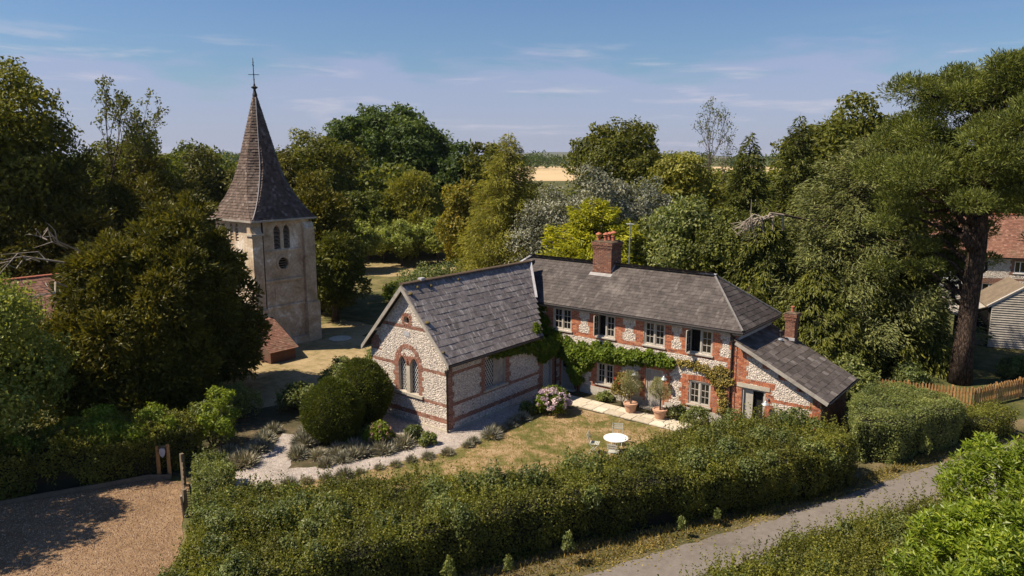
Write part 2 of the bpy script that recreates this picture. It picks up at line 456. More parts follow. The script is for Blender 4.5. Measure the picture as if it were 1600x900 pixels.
M['chalk'] = ground_mat('path_gravel', [(0.34, (0.24, 0.20, 0.17)), (0.5, (0.39, 0.335, 0.295)), (0.66, (0.50, 0.44, 0.39))], 0.8, 5.0, 0.9, fine=24, fineamt=0.45, dist=0.04)
M['asphalt'] = ground_mat('lane_asphalt', [(0.34, (0.115, 0.098, 0.085)), (0.5, (0.165, 0.143, 0.125)), (0.66, (0.205, 0.178, 0.155))], 0.35, 4.0, 0.35, rough=0.85, fine=50, fineamt=0.22, dist=0.01)
M['slabstone'] = pieces('paving_stone', [(0, (0.42, 0.36, 0.27)), (1, (0.60, 0.53, 0.42))], 0.85, src='obj', nscale=7, namt=0.25)
M['stubble'] = ground_mat('wheat_stubble', [(0.36, (0.44, 0.32, 0.17)), (0.66, (0.56, 0.42, 0.24))], 0.02, 0.2, 0.2, fine=3, fineamt=0.15)
M['hill'] = ground_mat('far_hill', [(0.4, (0.05, 0.065, 0.035)), (0.6, (0.16, 0.14, 0.07))], 0.002, 0.01, 0.1, fine=0.05, fineamt=0.2)
# foliage
M['oak'] = leafy('oak_leaf', (0.022, 0.040, 0.012), (0.038, 0.064, 0.018), (0.068, 0.098, 0.030), warm=.6)
M['olive'] = leafy('olive_green_leaf', (0.040, 0.049, 0.012), (0.068, 0.080, 0.020), (0.115, 0.124, 0.036))
M['broad'] = leafy('broad_leaf', (0.032, 0.046, 0.012), (0.060, 0.078, 0.020), (0.110, 0.124, 0.036))
M['bright'] = leafy('bright_leaf', (0.060, 0.090, 0.014), (0.105, 0.150, 0.024), (0.18, 0.22, 0.045), trans=0.35)
M['yew'] = leafy('yew_needle', (0.030, 0.034, 0.010), (0.056, 0.059, 0.016), (0.112, 0.108, 0.032), trans=0.3)
M['yewclip'] = leafy('clipped_yew', (0.022, 0.034, 0.008), (0.044, 0.060, 0.013), (0.085, 0.098, 0.022), trans=0.3)
M['ash'] = leafy('ash_leaf', (0.068, 0.092, 0.032), (0.125, 0.158, 0.056), (0.24, 0.275, 0.125), gloss=0.2, rough=0.5, warm=.85)
M['larch'] = leafy('larch_needle', (0.072, 0.082, 0.024), (0.120, 0.130, 0.040), (0.19, 0.195, 0.068), trans=0.42)
M['orange'] = leafy('turning_leaf', (0.066, 0.074, 0.018), (0.115, 0.112, 0.028), (0.19, 0.155, 0.04), trans=0.42)
M['gold'] = leafy('golden_cypress', (0.085, 0.105, 0.012), (0.17, 0.19, 0.020), (0.30, 0.31, 0.036), trans=0.42)
M['silver'] = leafy('silver_leaf', (0.065, 0.072, 0.050), (0.12, 0.128, 0.10), (0.26, 0.262, 0.235), trans=0.27, warm=0)
M['cypress'] = leafy('cypress_spray', (0.030, 0.040, 0.012), (0.060, 0.072, 0.020), (0.110, 0.120, 0.036), trans=0.27)
M['cedar'] = leafy('pale_pine_needle', (0.052, 0.064, 0.030), (0.092, 0.108, 0.048), (0.155, 0.170, 0.085), trans=0.27, warm=.45)
M['pine'] = leafy('pine_needle', (0.042, 0.058, 0.020), (0.078, 0.098, 0.034), (0.135, 0.155, 0.060), trans=0.3)
M['hedge'] = leafy('hedge_leaf', (0.040, 0.052, 0.014), (0.078, 0.092, 0.024), (0.150, 0.155, 0.050), gloss=0.35, pscale=0.7, patch=1.0)
M['hedge2'] = leafy('privet_leaf', (0.044, 0.064, 0.022), (0.090, 0.115, 0.042), (0.17, 0.19, 0.085), gloss=0.45, pscale=0.9, warm=.6)
M['laurel'] = leafy('laurel_leaf', (0.060, 0.095, 0.012), (0.115, 0.165, 0.022), (0.20, 0.235, 0.045), gloss=0.4, rough=0.42, trans=0.42)
M['vine'] = leafy('vine_leaf', (0.032, 0.058, 0.009), (0.064, 0.102, 0.016), (0.12, 0.155, 0.030), trans=0.42, pscale=1.5)
M['climber'] = leafy('climber_leaf', (0.060, 0.058, 0.020), (0.115, 0.098, 0.036), (0.20, 0.16, 0.07), trans=0.2, pscale=1.5)
M['lavender'] = leafy('lavender_spike', (0.090, 0.092, 0.070), (0.17, 0.165, 0.135), (0.27, 0.245, 0.225), trans=0.1, pscale=2, warm=0.15)
M['oliveleaf'] = leafy('potted_olive_leaf', (0.070, 0.078, 0.038), (0.135, 0.142, 0.078), (0.24, 0.24, 0.15), trans=0.27, pscale=2, warm=.3)
M['grass'] = leafy('grass_blade', (0.056, 0.060, 0.018), (0.135, 0.105, 0.052), (0.21, 0.158, 0.105), trans=0.2, pscale=0.5)
M['core'] = plain('twiggy_core', (0.020, 0.020, 0.009), (0.012, 0.011, 0.006), 6, 1.0, 0.5)
M['pinkfl'] = leafy('hydrangea_flower', (0.27, 0.19, 0.27), (0.38, 0.28, 0.33), (0.46, 0.38, 0.40), trans=0.1, pscale=2, warm=0)
M['spirefl'] = leafy('pink_spire_flower', (0.34, 0.16, 0.16), (0.40, 0.22, 0.21), (0.44, 0.30, 0.27), trans=0.1, warm=0)
M['redfl'] = leafy('red_rose', (0.25, 0.02, 0.012), (0.32, 0.03, 0.02), (0.35, 0.055, 0.03), trans=0.1, warm=0)

# ------------------------------------------------------------ walls of brick and flint
def fY(y): return lambda u, v, d: (u, y + d, v)          # face looks towards -Y, depth goes +Y
def fX(x): return lambda u, v, d: (x - d, u, v)          # face looks towards +X, depth goes -X
def row(poly, v):
    xs = []
    n = len(poly)
    for i in range(n):
        (a, b), (c, d) = poly[i], poly[(i + 1) % n]
        if (b <= v < d) or (d <= v < b): xs.append(a + (v - b) * (c - a) / (d - b))
    xs.sort()
    return [(xs[i], xs[i + 1]) for i in range(0, len(xs) - 1, 2)]
def isect(A, Bv): return [(max(a, c), min(b, d)) for a, b in A for c, d in Bv if min(b, d) > max(a, c)]
def subtract(A, Bv):
    for c, d in Bv:
        out = []
        for a, b in A:
            if d <= a or c >= b: out.append((a, b)); continue
            if c > a: out.append((a, c))
            if d < b: out.append((d, b))
        A = out
    return A
def merge(A):
    A = sorted(A); out = []
    for a, b in A:
        if out and a <= out[-1][1] + 0.01: out[-1] = (out[-1][0], max(b, out[-1][1]))
        else: out.append((a, b))
    return out
BH = 0.075
def masonry(parent, f, outer, holes, brick, unbrick=(), thick=0.32, extra_voids=(), flint=True, bmat='brick', wallname='wall'):
    """brick: rects (u0,u1,v0,v1,toothL,toothR) ; unbrick: rects of flint let into brick"""
    bb = B(); panel(bb, outer, holes, f, thick); w = bb.part(wallname, M['mortar'], parent)
    v1 = max(p[1] for p in outer)
    rowsb = []
    bv = []; bf = []; br = []
    nc = int(v1 / BH) + 1
    cuts = list(holes) + list(extra_voids)
    for i in range(nc):
        vc = (i + 0.5) * BH
        iv = []
        for q in brick:
            if q[2] - 0.02 <= vc <= q[3] + 0.02:
                step = ((i // 3) % 2) * 1.0
                iv.append((q[0] - step * q[4], q[1] + step * q[5]))
        un = []
        for q in unbrick:
            if q[2] <= vc <= q[3]: un.append((q[0], q[1]))
        iv = subtract(merge(iv), un)
        iv = isect(iv, row(outer, vc))
        for h in cuts: iv = subtract(iv, row(h, vc))
        rowsb.append(iv)
        for a, b in iv:
            u = a - (0.1125 if i % 2 else 0.0)
            while u < b - 0.03:
                c, d = max(u, a), min(u + 0.215, b)
                if d - c > 0.04:
                    pr = random.uniform(0.004, 0.012)
                    n = len(bv)
                    z0, z1 = i * BH + 0.005, i * BH + BH - 0.005
                    for dd in (0.0, -pr): bv += [f(c + 0.005, z0, dd), f(d - 0.005, z0, dd), f(d - 0.005, z1, dd), f(c + 0.005, z1, dd)]
                    bf += [(n + 4, n + 5, n + 6, n + 7), (n, n + 1, n + 5, n + 4), (n + 1, n + 2, n + 6, n + 5), (n + 2, n + 3, n + 7, n + 6), (n + 3, n, n + 4, n + 7)]
                    r = min(1, max(0, random.gauss(0.55, 0.24)))
                    br += [r] * 5
                u += 0.225
    if bv: part('brickwork', bv, bf, M[bmat], w, rnd=br, kind='stuff')
    if not flint: return w
    # flint nodules bedded in the mortar
    S = 0.086
    P = []
    u0 = min(p[0] for p in outer); u1 = max(p[0] for p in outer)
    v = 0.05
    k = 0
    while v < v1:
        i = min(int(v / BH), nc - 1)
        ok = subtract(row(outer, v), rowsb[i])
        for h in cuts: ok = subtract(ok, row(h, v))
        u = u0 + (k % 2) * S * 0.5
        while u < u1:
            uu = u + random.uniform(-0.025, 0.025)
            if any(a + 0.03 < uu < b - 0.03 for a, b in ok): P.append((uu, v + random.uniform(-0.022, 0.022)))
            u += S * random.uniform(0.85, 1.15)
        v += S * 0.82; k += 1
    P = np.array(P); n = len(P)
    if n:
        t = np.arange(6) * math.pi / 3
        rad = rng.uniform(0.034, 0.056, (n, 1)) * rng.uniform(0.75, 1.2, (n, 6))
        ph = rng.uniform(0, 6.28, (n, 1))
        st = rng.uniform(0.7, 1.0, (n, 1))
        U = P[:, :1] + rad * np.cos(t + ph); Vv = P[:, 1:] + rad * np.sin(t + ph) * st
        U2 = P[:, :1] + rad * 0.62 * np.cos(t + ph); V2 = P[:, 1:] + rad * 0.62 * np.sin(t + ph) * st
        hgt = rng.uniform(0.008, 0.024, (n, 1))
        uu = np.concatenate([U, U2, P[:, :1]], 1); vv = np.concatenate([Vv, V2, P[:, 1:]], 1)
        dd = np.concatenate([np.zeros((n, 6)), -hgt * rng.uniform(0.7, 1.1, (n, 6)), -hgt * 1.1], 1)
        X0 = np.array(f(0, 0, 0)); EU = np.array(f(1, 0, 0)) - X0; EV = np.array(f(0, 1, 0)) - X0; ED = np.array(f(0, 0, 1)) - X0
        V3 = X0 + uu[..., None] * EU + vv[..., None] * EV + dd[..., None] * ED
        tri = []
        for j in range(6):
            jn = (j + 1) % 6
            tri += [(j, jn, 6 + jn), (j, 6 + jn, 6 + j), (6 + j, 6 + jn, 12)]
        tri = np.array(tri)
        F = (np.arange(n)[:, None, None] * 13 + tri[None]).reshape(-1, 3)
        r = np.repeat(np.clip(rng.normal(0.60, 0.18, n), 0, 1), 18)
        part('flintwork', V3.reshape(-1, 3), F, M['flint'], w, rnd=r, kind='stuff')
    return w

# ------------------------------------------------------------ slated roofs
def slate_pieces(O, U, S, poly, ex, wd):
    """rows of slates: returns (centre, width) in the roof plane frame"""
    O = Vector(O); U = Vector(U).normalized(); S = Vector(S).normalized(); Nn = U.cross(S).normalized()
    smax = max(p[1] for p in poly)
    out = []
    i = 0
    while i * ex < smax - 0.02:
        s0 = i * ex
        for a, b in row(poly, min(s0 + ex * 0.5, smax - 0.01)):
            u = a - (wd * 0.5 if i % 2 else 0)
            while u < b - 0.02:
                c, d = max(a, u), min(b, u + wd)
                if d - c > 0.05: out.append((c, d, s0))
                u += wd
        i += 1
    return O, U, S, Nn, out
def slates_parts(parent, mat, O, U, S, poly, ex, wd, limit=320):
    O, U, S, Nn, out = slate_pieces(O, U, S, poly, ex, wd)
    me = None
    variants = []
    for k in range(4):
        b = B()
        j = lambda: random.uniform(-0.006, 0.006)
        t = 0.014
        V = [(-.5 + j(), -0.02 + j(), 0), (.5 + j(), -0.02 + j(), 0), (.5, ex * 1.2, -0.012), (-.5, ex * 1.2, -0.012)]
        b.add(V + [(x, y, z + t) for x, y, z in V], B.BF)
        m = np_mesh('slate', b.V, b.F); m.materials.append(mat); variants.append(m)
    rot = Matrix((U, S, Nn)).transposed()
    rest = B()
    base = ORG[parent.name]
    for n, (c, d, s0) in enumerate(out):
        p = O + U * ((c + d) / 2) + S * s0 + Nn * (0.022 + random.uniform(0, 0.008))
        rz = Matrix.Rotation(random.gauss(0, 0.008), 3, 'Z') @ Matrix.Rotation(random.gauss(0, 0.012), 3, 'X')
        o = link('slate', random.choice(variants), None, parent, p - base)
        o.rotation_euler = (rot @ rz).to_euler()
        o.scale = (d - c - 0.007, 1, 1)
def slates_mass(parent, mat, O, U, S, poly, ex, wd, name='slating'):
    O, U, S, Nn, out = slate_pieces(O, U, S, poly, ex, wd)
    V = []; F = []; r = []
    for c, d, s0 in out:
        n = len(V)
        lift = 0.02 + random.uniform(0, 0.008)
        c += 0.003; d -= 0.003
        q = [(c, s0 - 0.015 + random.uniform(-.006, .006), lift), (d, s0 - 0.015 + random.uniform(-.006, .006), lift), (d, s0 + ex * 1.1, lift - 0.013), (c, s0 + ex * 1.1, lift - 0.013)]
        for u, s, h in q: V.append(O + U * u + S * s + Nn * h)
        for u, s, h in q[:2]: V.append(O + U * u + S * s + Nn * (h - 0.016))
        F += [(n, n + 1, n + 2, n + 3), (n + 4, n + 5, n + 1, n)]
        k = min(1, max(0, random.gauss(0.5, 0.22))); r += [k, k]
    return part(name, V, F, mat, parent, rnd=r, kind='stuff')
def ridge_tiles(parent, a, b, mat, w=0.13, ln=0.42, name='ridge_tile'):
    a = Vector(a); b = Vector(b); d = b - a; n = max(1, round(d.length / ln)); st = d / n
    U = st.normalized(); side = U.cross(Vector((0, 0, 1))).normalized(); up = side.cross(U)
    bb = B(); V = []; F = []
    L = st.length * 1.04
    for k, x in enumerate((0, L)):
        for t in range(7):
            an = math.pi * t / 6
            V.append((x, math.cos(an) * w, math.sin(an) * w * 0.75 + (0.012 if k == 0 else 0)))
    for t in range(6): F.append((t, t + 1, 7 + t + 1, 7 + t))
    F += [tuple(range(6, -1, -1)), tuple(range(7, 14))]
    me = np_mesh(name, V, F); me.materials.append(mat)
    rot = Matrix((U, -side, up)).transposed()
    for i in range(n):
        o = link(name, me, None, parent, a + st * i - ORG[parent.name] - up * 0.03)
        o.rotation_euler = (rot @ Matrix.Rotation(random.gauss(0, 0.015), 3, 'Z')).to_euler()

# ------------------------------------------------------------ foliage
def unit(a): return a / np.maximum(np.linalg.norm(a, axis=-1, keepdims=True), 1e-9)
def cards(P, Nrm, L, Wd, g, axis=None, tilt=0.55, fold=0.12):
    """diamond leaves; Nrm is the way the blade faces, axis the way it points"""
    n = len(P)
    if axis is None:
        nn = unit(Nrm + tilt * g.normal(size=(n, 3)))
        t = unit(np.cross(nn, g.normal(size=(n, 3))))
    else:
        t = unit(axis + tilt * g.normal(size=(n, 3)))
        nn = unit(Nrm + 0.6 * g.normal(size=(n, 3)))
        nn = unit(nn - t * np.sum(nn * t, 1, keepdims=True))
    s = np.cross(nn, t)
    L = (L * g.uniform(0.65, 1.3, n))[:, None]; Wd = (Wd * g.uniform(0.7, 1.25, n))[:, None]
    v0 = P; v2 = P + t * L - nn * L * fold
    mid = P + t * L * 0.48
    v1 = mid + s * Wd * 0.5 + nn * Wd * 0.12; v3 = mid - s * Wd * 0.5 + nn * Wd * 0.12
    V = np.stack([v0, v1, v2, v3], 1).reshape(-1, 3)
    F = np.arange(n * 4).reshape(n, 4)
    return V, F
class Leaves:
    def __init__(s, g): s.V = []; s.F = []; s.R = []; s.n = 0; s.g = g
    def add(s, P, Nrm, L, Wd, axis=None, tilt=0.55, fold=0.12, shift=0.0, spread=0.26):
        if len(P) == 0: return
        V, F = cards(np.asarray(P, float), np.asarray(Nrm, float), L, Wd, s.g, axis, tilt, fold)
        s.V.append(V); s.F.append(F + s.n); s.n += len(V)
        s.R.append(np.clip(s.g.normal(0.45 + shift, spread, len(P)), 0, 1))
    def mesh(s, name): return np_mesh(name, np.concatenate(s.V), np.concatenate(s.F), np.concatenate(s.R))
def fib(n, g, jit=0.35):
    i = np.arange(n) + 0.5
    z = 1 - 2 * i / n; ph = i * 2.399963 + g.uniform(0, 6)
    r = np.sqrt(1 - z * z)
    d = np.stack([r * np.cos(ph), r * np.sin(ph), z], 1)
    return unit(d + jit * g.normal(size=d.shape) * math.sqrt(4 / max(n, 4)))
def puffs(lv, C, rad, n_leaf, L, Wd, g, up=0.35, outward=None, ow=0.5, spray=False, droop=0.0):
    """leaf shells around puff centres C (m,3) with radii rad (m)"""
    m = len(C)
    cnt = np.maximum(6, (n_leaf * rad ** 2 / np.sum(rad ** 2)).astype(int))
    idx = np.repeat(np.arange(m), cnt)
    n = len(idx)
    d = g.normal(size=(n, 3))
    if outward is not None: d = d * 0.8 + outward[idx] * ow
    d[:, 2] += up
    d = unit(d)
    # sub-lobes break each puff's outline
    lob = 1 + 0.22 * np.sin(5 * d[:, 0] + idx * 1.7) * np.sin(5 * d[:, 1] + idx * 2.3) + 0.16 * np.sin(9 * d[:, 2] + idx)
    rr = rad[idx] * lob * (1 - 0.42 * g.random(n) ** 1.8)
    P = C[idx] + d * rr[:, None]
    sh = g.normal(0, 0.10, m)[idx]
    if spray:
        ax = d.copy(); ax[:, 2] -= droop
        V, F = cards(P, d, L, Wd * .6, g, ax, 0.45, 0.1)
    else:
        V, F = cards(P, d, L, Wd, g, None, 0.6, 0.12)
    lv.V.append(V); lv.F.append(F + lv.n); lv.n += len(V)
    lv.R.append(np.clip(g.normal(0.45, 0.24, n) + sh, 0, 1))
def limb_path(g, a, b, n=5, wob=0.08):
    a = np.array(a, float); b = np.array(b, float)
    L = np.linalg.norm(b - a)
    out = []
    for i in range(n + 1):
        t = i / n
        p = a + (b - a) * t
        p[2] += L * 0.08 * math.sin(math.pi * t)
        if 0 < i < n: p += g.normal(0, wob * L / n * 1.6, 3)
        out.append(p)
    return out

def broad_meshes(seed, h, rx, base, n_leaf, L, npuff=38, trunk_r=0.3, ry=None, pf=0.33, squash=1.0, spray=False, gap=0.0, topheavy=0.0):
    """crown from `base` to h; trunk mesh + crown mesh in local coords"""
    g = np.random.default_rng(seed)
    ry = ry or rx
    rz = (h - base) / 2
    cz = base + rz
    d = fib(npuff, g)
    d = d[d[:, 2] > -0.82]
    k = g.uniform(0.58, 0.84, len(d))
    size = pf * (rx * ry * rz) ** (1 / 3) * g.uniform(0.7, 1.3, len(d))
    wx = 1 + topheavy * d[:, 2]
    C = np.stack([d[:, 0] * rx * k * wx, d[:, 1] * ry * k * wx, cz + d[:, 2] * rz * k], 1)
    C += g.normal(0, 0.05, C.shape) * np.array([rx, ry, rz])
    if gap: keep = g.random(len(C)) > gap; C, size, d = C[keep], size[keep], d[keep]
    inn = fib(max(6, npuff // 4), g) * np.array([rx, ry, rz]) * 0.38 + np.array([0, 0, cz])
    lv = Leaves(g)
    puffs(lv, C, size, int(n_leaf * 0.9), L, L * 0.62, g, outward=d, spray=spray)
    if not gap: puffs(lv, inn, np.full(len(inn), size.mean() * 1.25), int(n_leaf * 0.1), L * 1.7, L * 1.2, g)
    tb = B()
    top = np.array([g.normal(0, 0.05) * rx, g.normal(0, 0.05) * ry, cz + rz * 0.45])
    tp = limb_path(g, (0, 0, -0.15), top, 7, 0.05)
    tb.tube(tp, [trunk_r * (1.25 if i == 0 else 1) * (1 - 0.8 * i / 7) for i in range(8)], 9)
    order = g.permutation(len(C))[:max(9, len(C) // 2)]
    for j in order:
        t = g.uniform(0.3, 0.8); i = int(t * 7)
        a = tp[i] + (tp[i + 1] - tp[i]) * (t * 7 - i)
        r0 = trunk_r * 0.42 * (1 - 0.6 * t)
        pts = limb_path(g, a, C[j], 4, 0.14)
        tb.tube(pts, [r0, r0 * .8, r0 * .55, r0 * .35, r0 * .15], 5, False)
    return np_mesh('trunk', tb.V, tb.F, smooth=True), lv.mesh('crown')

def conifer_meshes(seed, h, r, base, n_spray, L, nbr=150, droop=0.25, shape=0.85, trunk_r=0.22, wd=0.3, hang=0.5, upturn=0.0, fan=0.32, ragged=0.25):
    g = np.random.default_rng(seed)
    lv = Leaves(g); tb = B()
    lean = g.normal(0, 0.012, 2) * h
    tb.tube([(lean[0] * t, lean[1] * t, h * t - 0.15 * (1 - t)) for t in np.linspace(0, 1, 8)], [trunk_r * (1.02 - t) for t in np.linspace(0, 1, 8)], 8)
    P = []; A = []
    u = (np.arange(nbr) + g.random(nbr)) / nbr
    zf = 1 - (1 - u) ** 1.0
    ws = []
    br = []
    for i in range(nbr):
        z = base + (h - base) * zf[i] * 0.985
        ln = r * (1 - zf[i]) ** shape * g.uniform(1 - ragged, 1 + ragged) + 0.12
        br.append((z, ln, i * 2.39996 + g.normal(0, 0.3)))
        ws.append(ln ** 1.35)
    ws = np.array(ws); cnt = np.maximum(8, n_spray * ws / ws.sum()).astype(int)
    for (z, ln, az), c in zip(br, cnt):
        t = g.random(c) ** 0.6
        lat = g.normal(0, 1, c) * fan * ln * (0.25 + 0.75 * t) * (1.12 - t)
        rad = ln * t
        zz = z - droop * ln * t ** 1.4 + upturn * ln * t ** 3 - np.abs(lat) * 0.25
        thick = 0.05 * ln + 0.05
        ca, sa = math.cos(az), math.sin(az)
        x = rad * ca - lat * sa + lean[0] * z / h; y = rad * sa + lat * ca + lean[1] * z / h
        P.append(np.stack([x, y, zz + g.normal(0, thick, c)], 1))
        ax = np.stack([np.full(c, ca) - 0.6 * sa * np.sign(lat), np.full(c, sa) + 0.6 * ca * np.sign(lat), np.full(c, -hang)], 1)
        A.append(ax)
        if ln > 0.6:
            k = [0, .4, .8]
            tb.tube([(ln * q * ca + lean[0] * z / h, ln * q * sa + lean[1] * z / h, z - droop * ln * q ** 1.4 + upturn * ln * q ** 3) for q in k], [0.018 + ln * 0.011, 0.014 + ln * .006, 0.008], 4, False)
    P = np.concatenate(P); A = np.concatenate(A)
    N0 = np.zeros_like(P); N0[:, 2] = 1; N0[:, :2] = unit(P[:, :2]) * 0.7
    lv.add(P, N0, L, L * wd, axis=A, tilt=0.4)
    return np_mesh('trunk', tb.V, tb.F, smooth=True), lv.mesh('crown')

def bare_meshes(seed, h, r, n_leaf, L, trunk_r=0.22, levels=5, spread=0.55, base=0.3, clump=0.35, twigs=True):
    """open crown: forking limbs one can see through, leaves in small bunches at the ends"""
    g = np.random.default_rng(seed)
    tb = B(); tips = []
    def grow(p, d, ln, rad, lev):
        q = p.copy(); pts = [p]; dd = d
        for i in range(3):
            dd = unit(dd + g.normal(0, 0.13, 3) + np.array([0, 0, 0.04])); q = q + dd * ln / 3; pts.append(q)
        tb.tube(pts, [rad, rad * .9, rad * .78, rad * .66], 6 if lev < 2 else 4, False)
        if lev >= levels: tips.append((q, dd)); return
        k = 2 if g.random() < 0.45 else 3
        for j in range(k):
            a = unit(dd + spread * g.normal(0, 1, 3) * np.array([1, 1, 0.6]))
            grow(q, a, ln * g.uniform(0.66, 0.86), rad * 0.64 * g.uniform(.85, 1.1), lev + 1)
        if lev >= 1: grow(pts[2], unit(dd + 0.9 * g.normal(0, 1, 3)), ln * 0.6, rad * 0.4, lev + 2 if lev + 2 <= levels else levels)
    grow(np.array([0, 0, -0.15]), np.array([0, 0, 1.0]), h * base, trunk_r, 0)
    V = np.array([tuple(v) for v in tb.V])
    hh = V[:, 2].max(); rr = np.percentile(np.linalg.norm(V[:, :2], axis=1), 97)
    sx, sz = r / rr, h / hh
    V = V * np.array([sx, sx, sz])
    T = np.array([t[0] for t in tips]) * np.array([sx, sx, sz])
    lv = Leaves(g)
    k = g.integers(0, len(T), n_leaf)
    d = unit(g.normal(size=(n_leaf, 3)))
    lv.add(T[k] + d * clump * g.random((n_leaf, 1)) ** 0.5, d, L, L * 0.6)
    return np_mesh('trunk', V, tb.F, smooth=True), lv.mesh('crown')

def put_tree(name, meshes, loc, leaf, label, cat='tree', group=None, rz=0.0, sc=1.0, bark='bark', sz=None):
    o = empty(name, loc, label, cat, group)
    o.rotation_euler = (0, 0, rz); o.scale = (sc, sc, sz or sc)
    for nm, me, mt in (('trunk', meshes[0], M[bark]), ('crown', meshes[1], M[leaf])):
        if len(me.materials) == 0: me.materials.append(mt)
        c = bpy.data.objects.new(nm, me); COL.objects.link(c); c.parent = o
        if me.materials[0] != mt:
            c.material_slots[0].link = 'OBJECT'; c.material_slots[0].material = mt
    return o
def in_poly(P, poly):
    x, y = P[:, 0], P[:, 1]; ins = np.zeros(len(P), bool); n = len(poly)
    for i in range(n):
        (a, b), (c, d) = poly[i], poly[(i + 1) % n]
        k = ((b > y) != (d > y)) & (x < (c - a) * (y - b) / (d - b + 1e-12) + a)
        ins ^= k
    return ins
def lumps(P, s=1.0, ph=0.0):
    x, y, z = P[:, 0] * s + ph, P[:, 1] * s + ph * 1.3, P[:, 2] * s
    return (np.sin(1.9 * x + 0.7 * y) * np.sin(1.3 * y - 0.8 * z + 1) + 0.6 * np.sin(3.7 * x - 2.1 * z) * np.sin(4.1 * y + 1.7 * z) + 0.4 * np.sin(7.3 * x + 3 * z) * np.sin(6.7 * y)) / 2.0
def hedge(name, poly, hfun, dens, L, leaf, label, lump=0.22, seed=1, sprigs=0, wd=0.6, spr_h=0.35, lsc=0.9, cat='hedge', z0=0.0, mounds=0, mleaf=None):
    """leafy shell over a plan polygon: top surface, sides and a twiggy inside"""
    g = np.random.default_rng(seed)
    pc = np.array(poly, float)
    c = pc.mean(0)
    o = empty(name, (c[0], c[1], z0), label, cat)
    area = 0.5 * abs(np.sum(pc[:, 0] * np.roll(pc[:, 1], -1) - pc[:, 1] * np.roll(pc[:, 0], -1)))
    lo, hi = pc.min(0), pc.max(0)
    n = int(dens * area * 1.25)
    Q = g.uniform(lo, hi, (int(n * np.prod(hi - lo) / area), 2)); Q = Q[in_poly(Q, poly)]
    H = hfun(Q[:, 0], Q[:, 1])
    P1 = np.column_stack([Q, H])
    P1[:, 2] += lump * lumps(P1, lsc) - 0.16 * g.random(len(P1)) ** 1.5
    # round the shoulders: lower near the outline
    seg = []
    m = len(pc)
    dist = np.full(len(Q), 1e9)
    for i in range(m):
        a, b = pc[i], pc[(i + 1) % m]; ab = b - a
        t = np.clip(((Q - a) @ ab) / (ab @ ab), 0, 1)
        dist = np.minimum(dist, np.linalg.norm(Q - (a + t[:, None] * ab), axis=1))
    P1[:, 2] -= 0.26 * np.clip(1 - dist / 0.35, 0, 1) ** 2
    N1 = np.tile([0.0, 0, 1.0], (len(P1), 1))
    Ps, Ns = [P1], [N1]
    orient = 1 if np.sum((np.roll(pc[:, 0], -1) - pc[:, 0]) * (np.roll(pc[:, 1], -1) + pc[:, 1])) < 0 else -1
    for i in range(m):
        a, b = pc[i], pc[(i + 1) % m]; ab = b - a; ln = np.linalg.norm(ab)
        nr = np.array([ab[1], -ab[0]]) / ln * orient
        hm = float(np.mean(hfun(np.array([a[0], b[0]]), np.array([a[1], b[1]]))))
        k = int(dens * ln * hm)
        t = g.random(k); zf = g.random(k)
        Q2 = a + t[:, None] * ab
        z = zf * (hfun(Q2[:, 0], Q2[:, 1]) - 0.25) + 0.03
        P2 = np.column_stack([Q2, z])
        off = lump * 1.1 * lumps(P2, lsc, 2.0) - 0.18 * g.random(k) ** 1.5 - 0.12 * (1 - zf) ** 2 * hm
        P2[:, :2] += nr * off[:, None]
        Ps.append(P2); Ns.append(np.column_stack([np.tile(nr, (k, 1)), np.full(k, 0.35)]))
    P = np.concatenate(Ps); Nn = np.concatenate(Ns)
    org = np.array([c[0], c[1], 0.0])
    lv = Leaves(g)
    lv.add(P - org, Nn, L, L * wd, tilt=0.65, shift=.30 * lumps(P, .55, 5.0) + .12 * lumps(P, 1.7, 1.0))
    if sprigs:
        k = g.integers(0, len(P1), sprigs)
        hgt = g.uniform(0.12, spr_h, sprigs)
        per = 16
        kk = np.repeat(k, per); t = np.tile(np.linspace(0.05, 1, per), sprigs)
        ln = g.normal(0, 0.22, (sprigs, 2)); ln = np.repeat(ln, per, 0)
        hh = np.repeat(hgt, per) * t
        Pp = P1[kk] + np.column_stack([ln * hh[:, None], hh]) - org + g.normal(0, 0.012, (len(kk), 3))
        d = g.normal(size=(len(kk), 3)); d[:, 2] = np.abs(d[:, 2]) * 0.6
        lv.add(Pp, d, L * 0.9, L * wd * 0.9, tilt=0.3, shift=0.12)
    if mounds:
        k = g.integers(0, len(P1), mounds)
        C = P1[k] - org + np.array([0, 0, -.15]); rad = g.uniform(.3, .62, mounds)
        l2 = Leaves(g) if mleaf else lv
        puffs(l2, C, rad, int(dens * 4 * np.sum(rad ** 2) * 1.2), L * 1.15, L * wd * 1.15, g, up=.6)
        if mleaf: link('shoots', l2.mesh('shoots'), M[mleaf], o)
    f = link('foliage', lv.mesh('foliage'), M[leaf], o)
    # twiggy inside
    ins = c + (pc - c) * 0.0
    nrm = []
    for i in range(m):
        e1 = pc[i] - pc[i - 1]; e2 = pc[(i + 1) % m] - pc[i]
        n1 = np.array([e1[1], -e1[0]]) / np.linalg.norm(e1) * orient; n2 = np.array([e2[1], -e2[0]]) / np.linalg.norm(e2) * orient
        nn = n1 + n2; nn = nn / max(np.linalg.norm(nn), 0.3)
        nrm.append(nn)
    ip = pc - np.array(nrm) * 0.32
    hb = hfun(ip[:, 0], ip[:, 1]) - 0.42
    bb = B()
    V = [(p[0], p[1], 0.0) for p in ip] + [(p[0], p[1], h) for p, h in zip(ip, hb)]
    bm = bmesh.new(); vs = [bm.verts.new((p[0], p[1], 0)) for p in ip]
    for i in range(m): bm.edges.new((vs[i], vs[(i + 1) % m]))
    bmesh.ops.triangle_fill(bm, edges=bm.edges[:], use_beauty=True)
    bm.verts.index_update()
